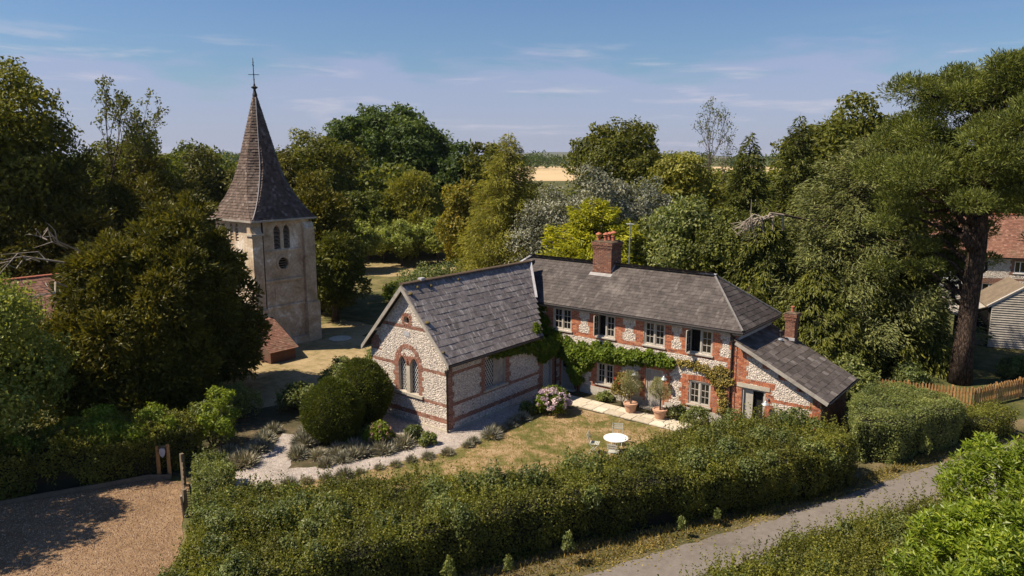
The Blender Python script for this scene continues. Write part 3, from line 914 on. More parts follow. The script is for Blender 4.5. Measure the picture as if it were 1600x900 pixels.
    T = [tuple(v.index + m for v in q.verts) for q in bm.faces]; bm.free()
    part('branches', V, T + [(i, (i + 1) % m, m + (i + 1) % m, m + i) for i in range(m)], M['core'], o)
    o.location.z = z0
    return o
def bush_mesh(seed, r, h, n, L, npuff=14, wd=0.6, pf=0.5, spray=False, up=0.4):
    g = np.random.default_rng(seed)
    d = fib(npuff, g); d[:, 2] = np.abs(d[:, 2]) * 1.0 - 0.15
    C = d * np.array([r * 0.6, r * 0.6, h * 0.42]) + np.array([0, 0, h * 0.45])
    lv = Leaves(g)
    puffs(lv, C, np.full(npuff, pf * (r * r * h * .5) ** (1 / 3)) * g.uniform(.75, 1.25, npuff), n, L, L * wd, g, outward=d, spray=spray, up=up)
    me = lv.mesh('foliage')
    return me

# ============================================================ THE SETTING
def sheet(name, poly, z, mat, sub=None):
    n = len(poly)
    bm = bmesh.new(); vs = [bm.verts.new((x, y, z)) for x, y in poly]
    for i in range(n): bm.edges.new((vs[i], vs[(i + 1) % n]))
    bmesh.ops.triangle_fill(bm, edges=bm.edges[:], use_beauty=True)
    for f in bm.faces:
        f.normal_update()
        if f.normal.z < 0: f.normal_flip()
    me = bpy.data.meshes.new(name); bm.to_mesh(me); bm.free()
    o = link(name, me, mat); o['kind'] = 'structure'
    return o
def wavy(pts, amp=0.08, step=0.4, seed=3, closed=True):
    g = np.random.default_rng(seed); out = []
    n = len(pts)
    for i in range(n if closed else n - 1):
        a = np.array(pts[i], float); b = np.array(pts[(i + 1) % n], float)
        k = max(1, int(np.linalg.norm(b - a) / step))
        for j in range(k):
            p = a + (b - a) * j / k
            if j: p = p + g.normal(0, amp, 2)
            out.append(tuple(p))
    return out
sheet('ground', [(6000 * math.cos(t), 6000 * math.sin(t)) for t in np.linspace(0, 2 * math.pi, 49)[:-1]], 0.0, M['rough_grass'])
LANE_A = [(-3, -42), (5.2, -19), (11.05, -5.44), (12.26, -2.64), (15.03, 3.59), (16.5, 7.28), (18.6, 12.39), (24, 22.5), (34, 37)]
LANE_B = [(37.8, 35.4), (26.9, 20.9), (21.1, 11.3), (18.8, 5.9), (17.4, 2.6), (14.7, -3.6), (13.4, -6.4), (7.7, -20), (.5, -42)]
sheet('verge', wavy([(p[0] - 1.6, p[1] + 0.6) for p in LANE_A] + [(p[0] + 1.3, p[1] - 0.5) for p in LANE_B], 0.1, 0.6, 4), 0.004, M['verge'])
sheet('lane', wavy(LANE_A + LANE_B, 0.06, 0.4, 5), 0.012, M['asphalt'])
sheet('garden_bed', wavy([(-6.5, -9.6), (-4, -9.9), (-1.2, -10.9), (1.8, -12.5), (6.5, -7), (9.6, -2.5), (12.5, 3.5), (14.5, 7.5), (14.5, 13.5), (9.6, 9), (-6, 9), (-8, 2), (-9.5, -4)], 0.1, 0.6, 6), 0.008, M['soil'])
sheet('drive', wavy([(-10, -19), (-7.55, -14.9), (-5.5, -10.35), (-4.1, -9.7), (-2, -10.95), (1.5, -13.1), (5, -17), (6, -25), (-9, -25)], 0.05, 0.5, 7), 0.012, M['gravel'])
sheet('lawn', wavy([(-2.2, -9.0), (-0.8, -6.7), (0.5, -4.2), (1.45, -1.3), (1.45, 1), (1.2, 4.7), (2.6, 6.2), (7.4, 6.35), (9.6, 6.3), (9.9, 2.5), (9.2, -2), (6.7, -4.8), (4.1, -6.5), (2.1, -9.0), (0, -10.3)], 0.06, 0.4, 8), 0.016, M['lawn'])
sheet('gravel_path', wavy([(-3.7, -9.9), (-2.7, -9.9), (-1.7, -8.4), (-0.45, -6.5), (0.62, -4.0), (1.55, -1.3), (1.6, 1), (1.3, 4.6), (2.2, 6.4), (0.2, 8.45), (0.02, 8.45), (0.02, 0.02), (-5.0, 0.02), (-5.4, -1.3), (-2.2, -1.5), (0.0, -1.6), (-0.2, -3.4), (-1.25, -5.6), (-2.2, -6.7), (-4.6, -4.2), (-5.6, -4.6), (-3.6, -7.3)], 0.05, 0.35, 9), 0.020, M['chalk'])
sheet('churchyard_grass', wavy([(-21, 1.5), (-17, -3), (-9, -3.5), (-7.5, 1.5), (-10, 7), (-16, 9.2), (-18.6, 12), (-22, 12)], 0.2, 0.8, 10), 0.006, M['drygrass'])
sheet('orchard_grass', wavy([(-55, 29), (-40, 24), (-31, 30), (-32, 44), (-42, 48), (-52, 42)], 0.5, 2, 11), 0.005, M['drygrass'])
sheet('stubble_field', [(-560, 350), (-250, 215), (-120, 330), (60, 640), (-120, 900), (-480, 640)], 0.05, M['stubble'])
# far low hills
def hills():
    V = []; F = []
    n = 90
    for i in range(n):
        t = R(-62 + 124 * i / (n - 1)) + R(38.6)
        for k, (d, hh) in enumerate(((3600, 0), (4300, 18), (5000, 40), (5600, 0))):
            z = -2 + hh * (0.55 + 0.25 * math.sin(i * 0.35) + 0.2 * math.sin(i * 0.9 + 1))
            V.append((-d * math.sin(t), d * math.cos(t), z))
    for i in range(n - 1):
        for k in range(3): F.append((i * 4 + k, (i + 1) * 4 + k, (i + 1) * 4 + k + 1, i * 4 + k + 1))
    o = part('hills', V, F, M['hill'], None, smooth=True); o['kind'] = 'structure'
hills()
# terrace of pale slabs along the cottage
ter = sheet('terrace', [(1.1, 6.35), (8.1, 6.35), (8.1, 7.62), (1.1, 7.62)], 0.018, M['soil'])
def terrace():
    variants = []
    for k in range(3):
        b = B(); e = 0.012
        b.add([(-.5, -.5, 0), (.5, -.5, 0), (.5, .5, 0), (-.5, .5, 0), (-.5 + e, -.5 + e, .05), (.5 - e, -.5 + e, .05), (.5 - e, .5 - e, .05), (-.5 + e, .5 - e, .05)], B.BF)
        me = np_mesh('slab', b.V, b.F); me.materials.append(M['slabstone']); variants.append(me)
    y = 6.38
    for dy in (0.6, 0.6):
        x = 1.15
        while x < 8.0:
            w = random.choice((0.6, 0.75, 0.9)); w = min(w, 8.06 - x)
            if w > 0.2:
                o = link('paving_slab', random.choice(variants), None, ter, (x + w / 2, y + dy / 2, 0.012 + random.uniform(0, .008)))
                o.scale = (w - 0.02, dy - 0.02, 1); o.rotation_euler = (random.gauss(0, .004), random.gauss(0, .004), random.gauss(0, .006))
            x += w
        y += dy
terrace()

# ============================================================ CHAPEL
XW = -4.9; XC = -2.45; EZ = 3.45; AZ = 6.2; YE = 8.5
chapel = empty('flint_chapel', (XC, 4, 0), 'flint chapel wing with steep slate roof, twin lancet window and round gable window', 'chapel')
def lancet(u0, u1, v0, vs, n=8):
    """pointed opening"""
    w = u1 - u0
    pts = [(u0, v0), (u1, v0), (u1, vs)]
    for i in range(1, n): a = R(60) * i / n; pts.append((u0 + w * math.cos(a), vs + w * math.sin(a)))
    pts.append(((u0 + u1) / 2, vs + w * math.sin(R(60))))
    for i in range(n - 1, 0, -1): a = R(60) * i / n; pts.append((u1 - w * math.cos(a), vs + w * math.sin(a)))
    pts.append((u0, vs))
    return pts
def circ(cu, cv, r, n=20): return [(cu + r * math.cos(2 * math.pi * i / n), cv + r * math.sin(2 * math.pi * i / n)) for i in range(n)]
FG = fY(0.0)
L1 = lancet(-3.06, -2.54, 1.36, 2.58); L2 = lancet(-2.30, -1.78, 1.36, 2.58)
OC = circ(XC, 4.73, 0.17)
gable_poly = [(XW, 0), (0, 0), (0, EZ), (XC, AZ), (XW, EZ)]
big_arch = [(-3.28, 1.25), (-1.56, 1.25), (-1.56, 2.6), (-1.62, 2.95), (-1.85, 3.30), (-2.15, 3.52), (-2.42, 3.60), (-2.69, 3.52), (-2.99, 3.30), (-3.22, 2.95), (-3.28, 2.6)]
band = lambda z0, z1: (XW - 0.1, 0.1, z0, z1, 0, 0)
gw = masonry(chapel, FG, gable_poly, [L1, L2, OC],
        [band(2.56, 2.71), band(1.13, 1.28), band(0.40, 0.55), band(4.36, 4.50),
         (-2.72, -2.18, 4.42, 5.04, 0.06, 0.06),
         (-3.30, -3.06, 1.28, 2.75, 0.10, 0), (-1.78, -1.54, 1.28, 2.75, 0, 0.10),
         (XW, XW + 0.55, EZ - 0.35, EZ + 0.3, 0, 0.15), (-3.2, -1.7, 2.6, 3.05, 0, 0)],
        extra_voids=[], thick=0.4, wallname='gable_wall', bmat='brick_soft')
def arch_bricks():
    V = []; F = []; r = []
    def brick(cu, cv, ang, ln=0.215, w=0.068, pr=0.016):
        ca, sa = math.cos(ang), math.sin(ang)
        n = len(V)
        for dd in (0.0, -pr):
            for a, b in ((-ln / 2, -w / 2), (ln / 2, -w / 2), (ln / 2, w / 2), (-ln / 2, w / 2)):
                V.append(FG(cu + a * ca - b * sa, cv + a * sa + b * ca, dd))
        F.extend([(n + 4, n + 5, n + 6, n + 7), (n, n + 1, n + 5, n + 4), (n + 1, n + 2, n + 6, n + 5), (n + 2, n + 3, n + 7, n + 6), (n + 3, n, n + 4, n + 7)])
        r.extend([min(1, max(0, random.gauss(0.55, 0.22)))] * 5)
    for u0, u1 in ((-3.06, -2.54), (-2.30, -1.78)):
        w = u1 - u0
        for k in range(8):
            a = R(60) * (k + 0.5) / 8
            brick(u0 + (w + 0.11) * math.cos(a), 2.58 + (w + 0.11) * math.sin(a), a)
            brick(u1 - (w + 0.11) * math.cos(a), 2.58 + (w + 0.11) * math.sin(a), math.pi - a)
    # relieving arch round both lights
    for k in range(26):
        t = math.pi * (k + 0.5) / 26
        brick(-2.42 + 0.80 * math.cos(t), 2.62 + 0.90 * math.sin(t), math.atan2(math.sin(t) * 0.95, math.cos(t)), 0.215, 0.09, 0.02)
    for k in range(14):
        t = 2 * math.pi * k / 14
        brick(XC + 0.26 * math.cos(t), 4.73 + 0.26 * math.sin(t), t, 0.17, 0.075, 0.024)
    part('arch_brickwork', V, F, M['brick_soft'], chapel, rnd=r, kind='stuff')
arch_bricks()
# flint spandrel between the heads
def lattice(b, f, u0, u1, v0, v1, d, st=0.13, w=0.014, clip=None):
    """diamond glazing bars"""
    def seg(p, q):
        n = 14
        run = None
        pts = [(p[0] + (q[0] - p[0]) * i / n, p[1] + (q[1] - p[1]) * i / n) for i in range(n + 1)]
        ok = [(u0 <= a <= u1 and v0 <= c <= v1 and (clip is None or any(x <= a <= y for x, y in row(clip, c)))) for a, c in pts]
        for i in range(n + 1):
            if ok[i] and run is None: run = i
            if run is not None and (not ok[i] or i == n):
                e = i if ok[i] else i - 1
                if e > run: b.bar(f(*pts[run], d), f(*pts[e], d), w, w)
                run = None
    H = v1 - v0; k = 1.75
    c = u0 - H / k
    while c < u1 + H / k:
        seg((c, v0), (c + H / k, v1)); seg((c, v1), (c + H / k, v0)); c += st
def lancet_window():
    b = B()
    # stone mullion, sill and jamb liners
    b.mbox(FG, -2.54 + 0.002, -2.30 - 0.002, 1.36, 2.62, -0.03, 0.16)
    s = B(); s.mbox(FG, -3.36, -1.48, 1.22, 1.358, -0.09, 0.2)
    wn = b.part('lancet_window', M['stone'], chapel)
    s.part('sill', M['stone'], wn)
    for lp, u0, u1 in ((L1, -3.06, -2.54), (L2, -2.30, -1.78)):
        g = B(); g.prism(lp, FG, 0.17, 0.18); g.part('pane', M['glass'], wn)
        q = B(); lattice(q, FG, u0 + .01, u1 - .01, 1.36, 3.05, 0.155, clip=lp)
        q.part('lattice', M['white'], wn)
    g = B(); g.prism(OC, FG, 0.16, 0.18); ow = g.part('round_window', M['glass'], chapel)
    pl = B(); pl.mbox(FG, -2.62, -2.25, 4.0, 4.2, -0.03, 0.0); pl.part('date_stone', M['lead'], chapel)
lancet_window()
# long wall facing the garden
FS = fX(0.0)
side_poly = [(0.0, 0), (YE, 0), (YE, EZ), (0.0, EZ)]
WIN = [(2.52, 1.32), (4.0, 1.32), (4.0, 2.82), (2.52, 2.82)]
DOR = [(7.02, 0.03), (7.82, 0.03), (7.82, 1.95), (7.02, 1.95)]
sw = masonry(chapel, fX(0.003), [(0.004, 0), (YE - .004, 0), (YE - .004, 2.25), (6.6, 2.25), (6.6, EZ - .004), (0.004, EZ - .004)], [WIN, DOR],
        [(0, YE, 2.56, 2.71, 0, 0), (0, YE, 1.13, 1.28, 0, 0), (0, YE, 0.40, 0.55, 0, 0), (0, 0.32, 0, EZ, 0, 0.11),
         (2.25, 2.52, 1.2, 2.9, 0.11, 0), (4.0, 4.3, 1.2, 2.9, 0, 0.11), (6.7, 7.02, 0, 2.1, 0.11, 0), (7.82, 8.2, 0, 2.1, 0, 0.11)], thick=0.4, wallname='side_wall', bmat='brick_soft')
def chapel_rest():
    b = B(); b.box(XW, XW + 0.35, 0.41, YE, 0, EZ - .01); b.part('back_wall', M['mortar'], chapel)
    # plinth steps
    p = B(); p.box(XW - 0.06, 0.06, -0.06, -0.001, 0, 0.1); p.box(0.004, 0.07, -0.06, 6.9, 0, 0.1); p.part('plinth', M['stone'], chapel)
    # side window: lattice light and a boarded shutter
    w = B()
    for u0, u1, v0, v1 in ((2.52, 2.58, 1.32, 2.82), (3.94, 4.0, 1.32, 2.82), (2.58, 3.94, 2.75, 2.82), (2.58, 3.94, 1.32, 1.39), (3.20, 3.28, 1.39, 2.75)):
        w.mbox(FS, u0 + .002, u1 - .002, v0 + .002, v1 - .002, 0.08, 0.16)
    wn = w.part('side_window', M['barge'], chapel)
    g = B(); g.mbox(FS, 2.58, 3.2, 1.39, 2.75, 0.13, 0.14); g.part('pane', M['glass'], wn)
    q = B(); lattice(q, FS, 2.58, 3.2, 1.39, 2.75, 0.12); q.part('lattice', M['white'], wn)
    for k in range(4):
        x = 3.285 + k * 0.163
        h = B(); h.mbox(FS, x, x + 0.155, 1.395, 2.745, 0.10 + 0.004 * (k % 2), 0.13); h.part('shutter_board', M['barge'], wn)
    s = B(); s.mbox(FS, 2.38, 4.14, 1.22, 1.318, -0.08, 0.18); s.part('sill', M['stone'], wn)
    d = B()
    d.mbox(FS, 7.02, 7.08, 0.03, 1.95, 0.06, 0.14); d.mbox(FS, 7.76, 7.82, 0.03, 1.95, 0.06, 0.14); d.mbox(FS, 7.08, 7.76, 1.88, 1.95, 0.06, 0.14)
    dn = d.part('side_door', M['door'], chapel)
    g = B(); g.mbox(FS, 7.08, 7.76, 0.03, 1.88, 0.15, 0.17); g.part('panel', M['door'], dn)
    q = B(); lattice(q, FS, 7.08, 7.76, 0.05, 1.88, 0.13); q.part('lattice', M['white'], dn)
    # roof
    k = 1.125; RX = 0.36; YV = -0.3
    zr = 6.36; ze = zr - k * (RX - XC)
    YR, YL = 9.1, 6.45       # far edge rakes back from eave to ridge
    r = B()
    r.slab([(XC, YV, zr), (RX, YV, ze), (RX, YL, ze), (XC, YR, zr)], 0.10)
    r.slab([(XC, YV, zr), (XC, 9.6, zr), (2 * XC - RX, 9.6, ze), (2 * XC - RX, YV, ze)], 0.10)
    rf = r.part('roof', M['underlay'], chapel)
    S = Vector((XC - RX, 0, zr - ze)); sl_len = S.length
    slates_parts(rf, M['slate'], (RX, YV, ze), (0, 1, 0), S, [(0, 0), (YL - YV, 0), (YR - YV, sl_len), (0, sl_len)], 0.305, 0.405)
    slates_mass(rf, M['slate_fine'], (2 * XC - RX, 9.6, ze), (0, -1, 0), Vector((RX - XC, 0, zr - ze)), [(0, 0), (9.9, 0), (9.9, sl_len), (0, sl_len)], 0.305, 0.405)
    ridge_tiles(rf, (XC, YV, zr + 0.03), (XC, YR, zr + 0.03), M['ridge'], 0.14, 0.45)
    # lead cheek and flashing where the roof dies against the cottage
    c = B()
    c.add([(RX, YL, ze - .05), (XC, YR, zr - .05), (XC, YR, 4.6), (RX, YL, 3.0)], [(0, 1, 2, 3)])
    c.part('cheek', M['lead'], rf)
    f = B(); a = Vector((-1.0, YL + (YR - YL) * (RX + 1.0) / (RX - XC), zr - k * (-1.0 - XC))); e = Vector((XC, YR, zr))
    f.bar(a + Vector((.02, .02, .05)), e + Vector((.02, .02, .06)), 0.13, 0.07); f.part('lead_flashing', M['lead'], rf)
    # barge boards on the gable
    for s in (1, -1):
        bb = B()
        ex, ezz = (RX, ze) if s == 1 else (2 * XC - RX, ze)
        p0 = Vector((XC, YV - 0.02, zr - 0.10)); p1 = Vector((ex + 0.02 * s, YV - 0.02, ezz - 0.10))
        bb.add([p0 + Vector((0, 0, .10)), p1 + Vector((0, 0, .10)), p1 + Vector((0, 0, -.10)), p0 + Vector((0, 0, -.16)),
                p0 + Vector((0, .045, .10)), p1 + Vector((0, .045, .10)), p1 + Vector((0, .045, -.10)), p0 + Vector((0, .045, -.16))], B.BF)
        bb.part('barge_board', M['barge'], rf)
    for s, x in ((1, -0.6), (-1, -4.3)):
        pb = B(); pb.box(x - .05, x + .05, YV + .03, -0.001, zr - k * abs(x - XC) - 0.24, zr - k * abs(x - XC) - 0.13); pb.part('purlin_end', M['barge'], rf)
    # gutter and corner downpipe
    g = B(); g.tube([(RX + 0.04, YV + 0.05, ze - 0.08), (RX + 0.04, YL, ze - 0.08)], 0.055, 8); g.part('gutter', M['iron'], rf)
    p = B(); p.tube([(RX + 0.02, -0.12, ze - 0.08), (0.10, -0.09, ze - 0.35), (0.055, -0.075, ze - 0.5), (0.055, -0.075, 0.05)], 0.038, 8)
    for z in (0.9, 1.9, 2.6): p.tube([(0.055, -0.075, z), (0.055, -0.075, z + 0.06)], 0.055, 8)
    p.box(0.0, 0.13, -0.16, -0.03, ze - 0.5, ze - 0.34)
    p.part('downpipe', M['iron'], chapel)
    # moss cushions at the verge
    for (y, s, sz) in ((-0.12, 2.15, 0.13), (-0.1, 3.7, 0.11), (0.5, 3.95, 0.08), (1.3, 3.9, 0.09), (3.2, 3.95, .07), (-0.2, 0.6, 0.06)):
        q = Vector((RX, y, ze)) + S.normalized() * s + Vector((.04, 0, .04))
        m = B(); m.lathe((q.x, q.y, q.z - .03), [(sz * 1.1, 0), (sz, .04), (sz * .6, .08), (0.01, .095)], 9); m.part('moss_cushion', M['moss'], rf)
    v = B(); v.box(XC - .12, XC + .12, 0.85, 1.1, zr + 0.03, zr + 0.17); v.part('ridge_vent', M['lead'], rf)
chapel_rest()

# ============================================================ COTTAGE
cot = empty('flint_cottage', (2, 10.6, 0), 'two-storey flint and brick cottage with hipped slate roof and lean-to', 'cottage')
HX0, HX1, HY0, HY1, HE = -5.5, 9.5, 8.5, 12.7, 4.5
def rect(a, b, c, d): return [(a, c), (b, c), (b, d), (a, d)]
UW = [(-0.42, 0.72, 3.1, 4.25), (2.25, 3.30, 3.1, 4.25), (4.90, 6.0, 3.1, 4.25), (7.22, 8.36, 3.1, 4.25)]
LW = [(2.30, 3.28, 0.67, 1.78), (7.30, 8.37, 0.66, 1.77)]
DOORS = [(5.06, 5.98, 0.03, 1.98), (0.12, 1.02, 0.03, 1.92)]
holes = [rect(*q) for q in UW + LW + DOORS]
def flint_panel(c, w, z0=3.12, z1=4.3):
    return [(c - w * .5, c + w * .5, z0, z0 + .42), (c - w * .32, c + w * .32, z0 + .42, z0 + .78), (c - w * .5, c + w * .5, z0 + .78, z1 - .05), (c - w * .3, c + w * .3, z1 - .05, z1 + .05)]
FH = fY(HY0)
masonry(cot, FH, [(HX0, 0), (HX1, 0), (HX1, HE), (HX0, HE)], holes,
        [(HX0, HX1, 2.93, HE, 0, 0),
         (1.98, 3.60, 0.5, 1.95, 0.13, 0.13), (6.95, 8.72, 0.5, 2.02, 0.13, 0.13), (4.78, 5.06, 0.3, 2.1, 0.12, 0), (5.98, 6.32, 0.3, 2.1, 0, 0.14),
         (9.10, HX1, 0, 2.95, 0.12, 0), (-0.2, 0.12, 0, 2.05, 0, 0), (1.02, 1.3, 0, 2.05, 0, 0.11), (4.7, 6.4, 1.98, 2.1, 0, 0)],
        unbrick=flint_panel(1.50, 0.62) + flint_panel(4.08, 0.72) + flint_panel(6.60, 0.52) + flint_panel(8.98, 0.50) + flint_panel(-1.15, 0.6), wallname='front_wall')
masonry(cot, fX(HX1 + .003), [(HY0 + .004, 0), (HY1, 0), (HY1, HE - .004), (HY0 + .004, HE - .004)], [],
        [(HY0, HY0 + 0.34, 0, HE, 0, 0.11), (HY1 - 0.34, HY1, 0, HE, 0.11, 0), (HY0, HY1, HE - 0.16, HE, 0, 0)], wallname='end_wall')
def casement(parent, f, u0, u1, v0, v1, opened=False, cols=2, rows=3, dark='glass'):
    fr = 0.065; mid = (u0 + u1) / 2
    b = B()
    for a in ((u0, u0 + fr, v0, v1), (u1 - fr, u1, v0, v1), (u0 + fr, u1 - fr, v1 - fr, v1), (u0 + fr, u1 - fr, v0, v0 + fr), (mid - .04, mid + .04, v0 + fr, v1 - fr)):
        b.mbox(f, a[0] + .003, a[1] - .003 if a[1] == u1 else a[1], a[2] + .003, a[3] - .003 if a[3] == v1 else a[3], 0.03, 0.13)
    w = b.part('window', M['paint'], parent)
    s = B(); s.mbox(f, u0 - 0.07, u1 + 0.07, v0 - 0.07, v0 - 0.001, -0.075, 0.13); s.part('sill', M['paint'], w)
    for k, (a, c) in enumerate(((u0 + fr, mid - .04), (mid + .04, u1 - fr))):
        lo, hi = v0 + fr, v1 - fr
        q = B(); e = 0.04
        wd = c - a
        if opened and k == 0:
            ff = lambda u, v, d, a=a: f(a + d - 0.10, v, 0.05 - u)     # swung out square to the wall
            u_0, u_1 = 0.0, wd
            room = B(); room.mbox(f, a, c, lo, hi, 0.30, 0.31); room.part('dark_opening', M['dark'], w)
        else:
            ff = f; u_0, u_1 = a, c
        for x in ((u_0, u_0 + e, lo, hi), (u_1 - e, u_1, lo, hi), (u_0 + e, u_1 - e, lo, lo + e), (u_0 + e, u_1 - e, hi - e, hi)): q.mbox(ff, x[0], x[1], x[2], x[3], 0.06, 0.105)
        for i in range(1, cols):
            x = u_0 + e + (u_1 - u_0 - 2 * e) * i / cols; q.mbox(ff, x - .013, x + .013, lo + e, hi - e, 0.066, 0.095)
        for i in range(1, rows):
            z = lo + e + (hi - lo - 2 * e) * i / rows; q.mbox(ff, u_0 + e, u_1 - e, z - .013, z + .013, 0.067, 0.094)
        sash = q.part('casement', M['paint'], w)
        gx = (u_1 - u_0 - 2 * e) / cols; gz = (hi - lo - 2 * e) / rows
        g = B(); g.mbox(ff, u_0 + e, u_1 - e, lo + e, hi - e, 0.078, 0.084); g.part('pane', M['glass'], w)
    return w
for i, q in enumerate(UW): casement(cot, FH, *q, opened=i in (1, 3))
for q in LW: casement(cot, FH, *q)
def cottage_rest():
    # rendered foot of the wall, back and side walls
    b = B()
    for a, c in ((1.35, 4.95), (6.1, 9.05)): b.mbox(FH, a, c, 0.0, 0.46 + 0.0, -0.022, -0.001)
    b.part('rendered_plinth', M['render'], cot)
    b = B(); b.box(HX0, HX0 + .3, HY0 + .33, HY1 - .01, 0, HE - .01); b.box(HX0, HX1 - .01, HY1 - .3, HY1 - .001, 0, HE - .02); b.part('back_wall', M['mortar'], cot)
    # soldier arches over the ground-floor windows
    V = []; F = []; r = []
    for u0, u1, v0, v1 in LW:
        n = int((u1 - u0 + .2) / 0.078)
        for k in range(n):
            t = (k + .5) / n; u = u0 - .1 + (u1 - u0 + .2) * t; rise = 0.07 * math.sin(math.pi * t); an = (t - .5) * 0.35
            m = len(V)
            for dd in (-0.001, -0.022):
                for a, c in ((-.033, 0), (.033, 0), (.033, .22), (-.033, .22)):
                    V.append(FH(u + a + c * math.sin(an), v1 + .005 + rise + c * math.cos(an), dd))
            F += [(m + 4, m + 5, m + 6, m + 7), (m, m + 1, m + 5, m + 4), (m + 1, m + 2, m + 6, m + 5), (m + 2, m + 3, m + 7, m + 6), (m + 3, m, m + 4, m + 7)]
            r += [min(1, max(0, random.gauss(0.55, .22)))] * 5
    part('arch_brickwork', V, F, M['brick'], cot, rnd=r, kind='stuff')
    # doors
    for k, (u0, u1, v0, v1) in enumerate(DOORS):
        d = B()
        for a in ((u0, u0 + .07, v0, v1), (u1 - .07, u1, v0, v1), (u0 + .07, u1 - .07, v1 - .07, v1)): d.mbox(FH, a[0] + .002, a[1] - .002, a[2], a[3] - .002, 0.02, 0.12)
        dn = d.part('door', M['paint'], cot)
        n = 5; w = (u1 - u0 - .14) / n
        for i in range(n):
            x = u0 + .07 + i * w
            p = B(); p.mbox(FH, x + .004, x + w - .004, v0 + .02, (v1 - .07) if k == 0 else 1.12, 0.05 + .003 * (i % 2), 0.09); p.part('door_board', M['door'], dn)
        if k == 1:
            p = B(); p.mbox(FH, u0 + .07, u1 - .07, 1.13, v1 - .07, 0.07, 0.08); p.part('pane', M['glass'], dn)
            p = B()
            for i in range(1, 3): x = u0 + .07 + (u1 - u0 - .14) * i / 3; p.mbox(FH, x - .012, x + .012, 1.13, v1 - .07, 0.05, 0.069)
            p.part('glazing_bar', M['paint'], dn)
        h = B(); h.tube([FH(u0 + .14, 1.0, 0.05), FH(u0 + .14, 1.0, 0.0), FH(u0 + .24, 1.0, 0.0)], 0.012, 6); h.part('handle', M['iron'], dn)
        st = B(); st.mbox(FH, u0 - .1, u1 + .1, 0.0, 0.09, -0.35, -0.001); st.part('step', M['stone'], dn)
    # roof
    zr, ze = 6.40, 4.47; YRg = 10.6
    ex0, ex1, ey0, ey1 = HX0 - .3, HX1 + .32, HY0 - .27, HY1 + .25
    rx0, rx1 = -3.5, 7.4
    A = [(ex0, ey0, ze), (ex1, ey0, ze), (ex1, ey1, ze), (ex0, ey1, ze)]; P = (rx0, YRg, zr); Q = (rx1, YRg, zr)
    r = B()
    for f in ([A[0], A[1], Q, P], [A[1], A[2], Q], [A[2], A[3], P, Q], [A[3], A[0], P]): r.slab(f, 0.09)
    rf = r.part('roof', M['underlay'], cot)
    def face(a, b, top, ex, wd):
        a = Vector(a); b = Vector(b); U = (b - a).normalized()
        t0 = Vector(top[0]); d = t0 - a; S = d - U * d.dot(U); sl = S.length
        poly = [(0, 0), ((b - a).length, 0)] + [((Vector(t) - a).dot(U), sl) for t in top]
        slates_mass(rf, M['slate_fine'], a, U, S, poly, ex, wd)
    face(A[0], A[1], [Q, P], 0.19, 0.25); face(A[1], A[2], [Q], 0.26, 0.36); face(A[2], A[3], [P, Q], 0.3, 0.4); face(A[3], A[0], [P], 0.3, 0.4)
    up = Vector((0, 0, .035))
    ridge_tiles(rf, Vector(P) + up, Vector(Q) + up, M['ridge'], 0.11, 0.45)
    for a, b, w in ((A[1], Q, 0.06), (A[2], Q, 0.06), (A[0], P, .08), (A[3], P, .08)):
        h = B(); h.tube([Vector(a) + up, Vector(b) + up], w, 6); h.part('hip_roll', M['hip'] if w < .07 else M['lead'], rf)
    l = B(); l.box(6.7, 7.5, YRg - .1, YRg + .1, zr + .06, zr + .09); l.part('ridge_lead', M['lead'], rf)
    l = B(); l.bar((-3.9, YRg - .2, zr - .2), (-3.35, YRg - .02, zr + .12), 0.25, 0.05); l.part('ridge_lead', M['lead'], rf)
    g = B(); g.tube([(ex0, ey0 - .05, ze - .07), (ex1 + .05, ey0 - .05, ze - .07)], 0.055, 8); g.part('gutter', M['iron'], rf)
    g = B(); g.tube([(ex1 + .05, ey0, ze - .07), (ex1 + .05, ey1, ze - .07)], 0.05, 8); g.part('gutter', M['iron'], rf)
    s = B(); s.box(ex0, ex1 - .02, ey0 + .02, HY0 - .001, ze - .2, ze - .13); s.part('soffit', M['barge'], rf)
    s = B(); s.box(HX1 + .004, ex1 - .02, HY0, ey1 - .02, ze - .2, ze - .13); s.part('soffit', M['barge'], rf)
    p = B(); p.tube([(9.30, ey0 - .05, ze - .1), (9.30, HY0 - .08, ze - .4), (9.30, HY0 - .07, ze - .6), (9.30, HY0 - .07, 0.05)], 0.042, 8)
    p.box(9.22, 9.38, HY0 - .15, HY0 - .025, ze - .52, ze - .34)
    for z in (1.0, 2.1, 3.1): p.tube([(9.30, HY0 - .07, z), (9.30, HY0 - .07, z + .07)], 0.058, 8)
    p.part('downpipe', M['iron'], cot)
    # main chimney
    cx0, cx1, cy0, cy1 = 0.92, 2.02, 10.12, 11.12
    chimney(rf, cx0, cx1, cy0, cy1, 5.5, 7.62, 'brick_dull', [(1.12, 10.32), (1.47, 10.45), (1.45, 10.85), (1.82, 10.62)], 0.10)
    f = B(); f.add([(cx0 - .12, cy0 - .03, 5.93 + .09), (cx1 + .12, cy0 - .03, 6.02), (cx1 + .12, cy0 - .22, 5.885), (cx0 - .12, cy0 - .22, 5.885)], [(0, 1, 2, 3)])
    f.part('lead_apron', M['apron'], rf)
    f = B(); f.add([(cx1 + .012, cy0, 6.0), (cx1 + .012, 10.62, 6.42), (cx1 + .012, 10.62, 6.66), (cx1 + .012, cy0, 6.2)], [(0, 1, 2, 3)])
    f.part('lead_apron', M['lead'], rf)
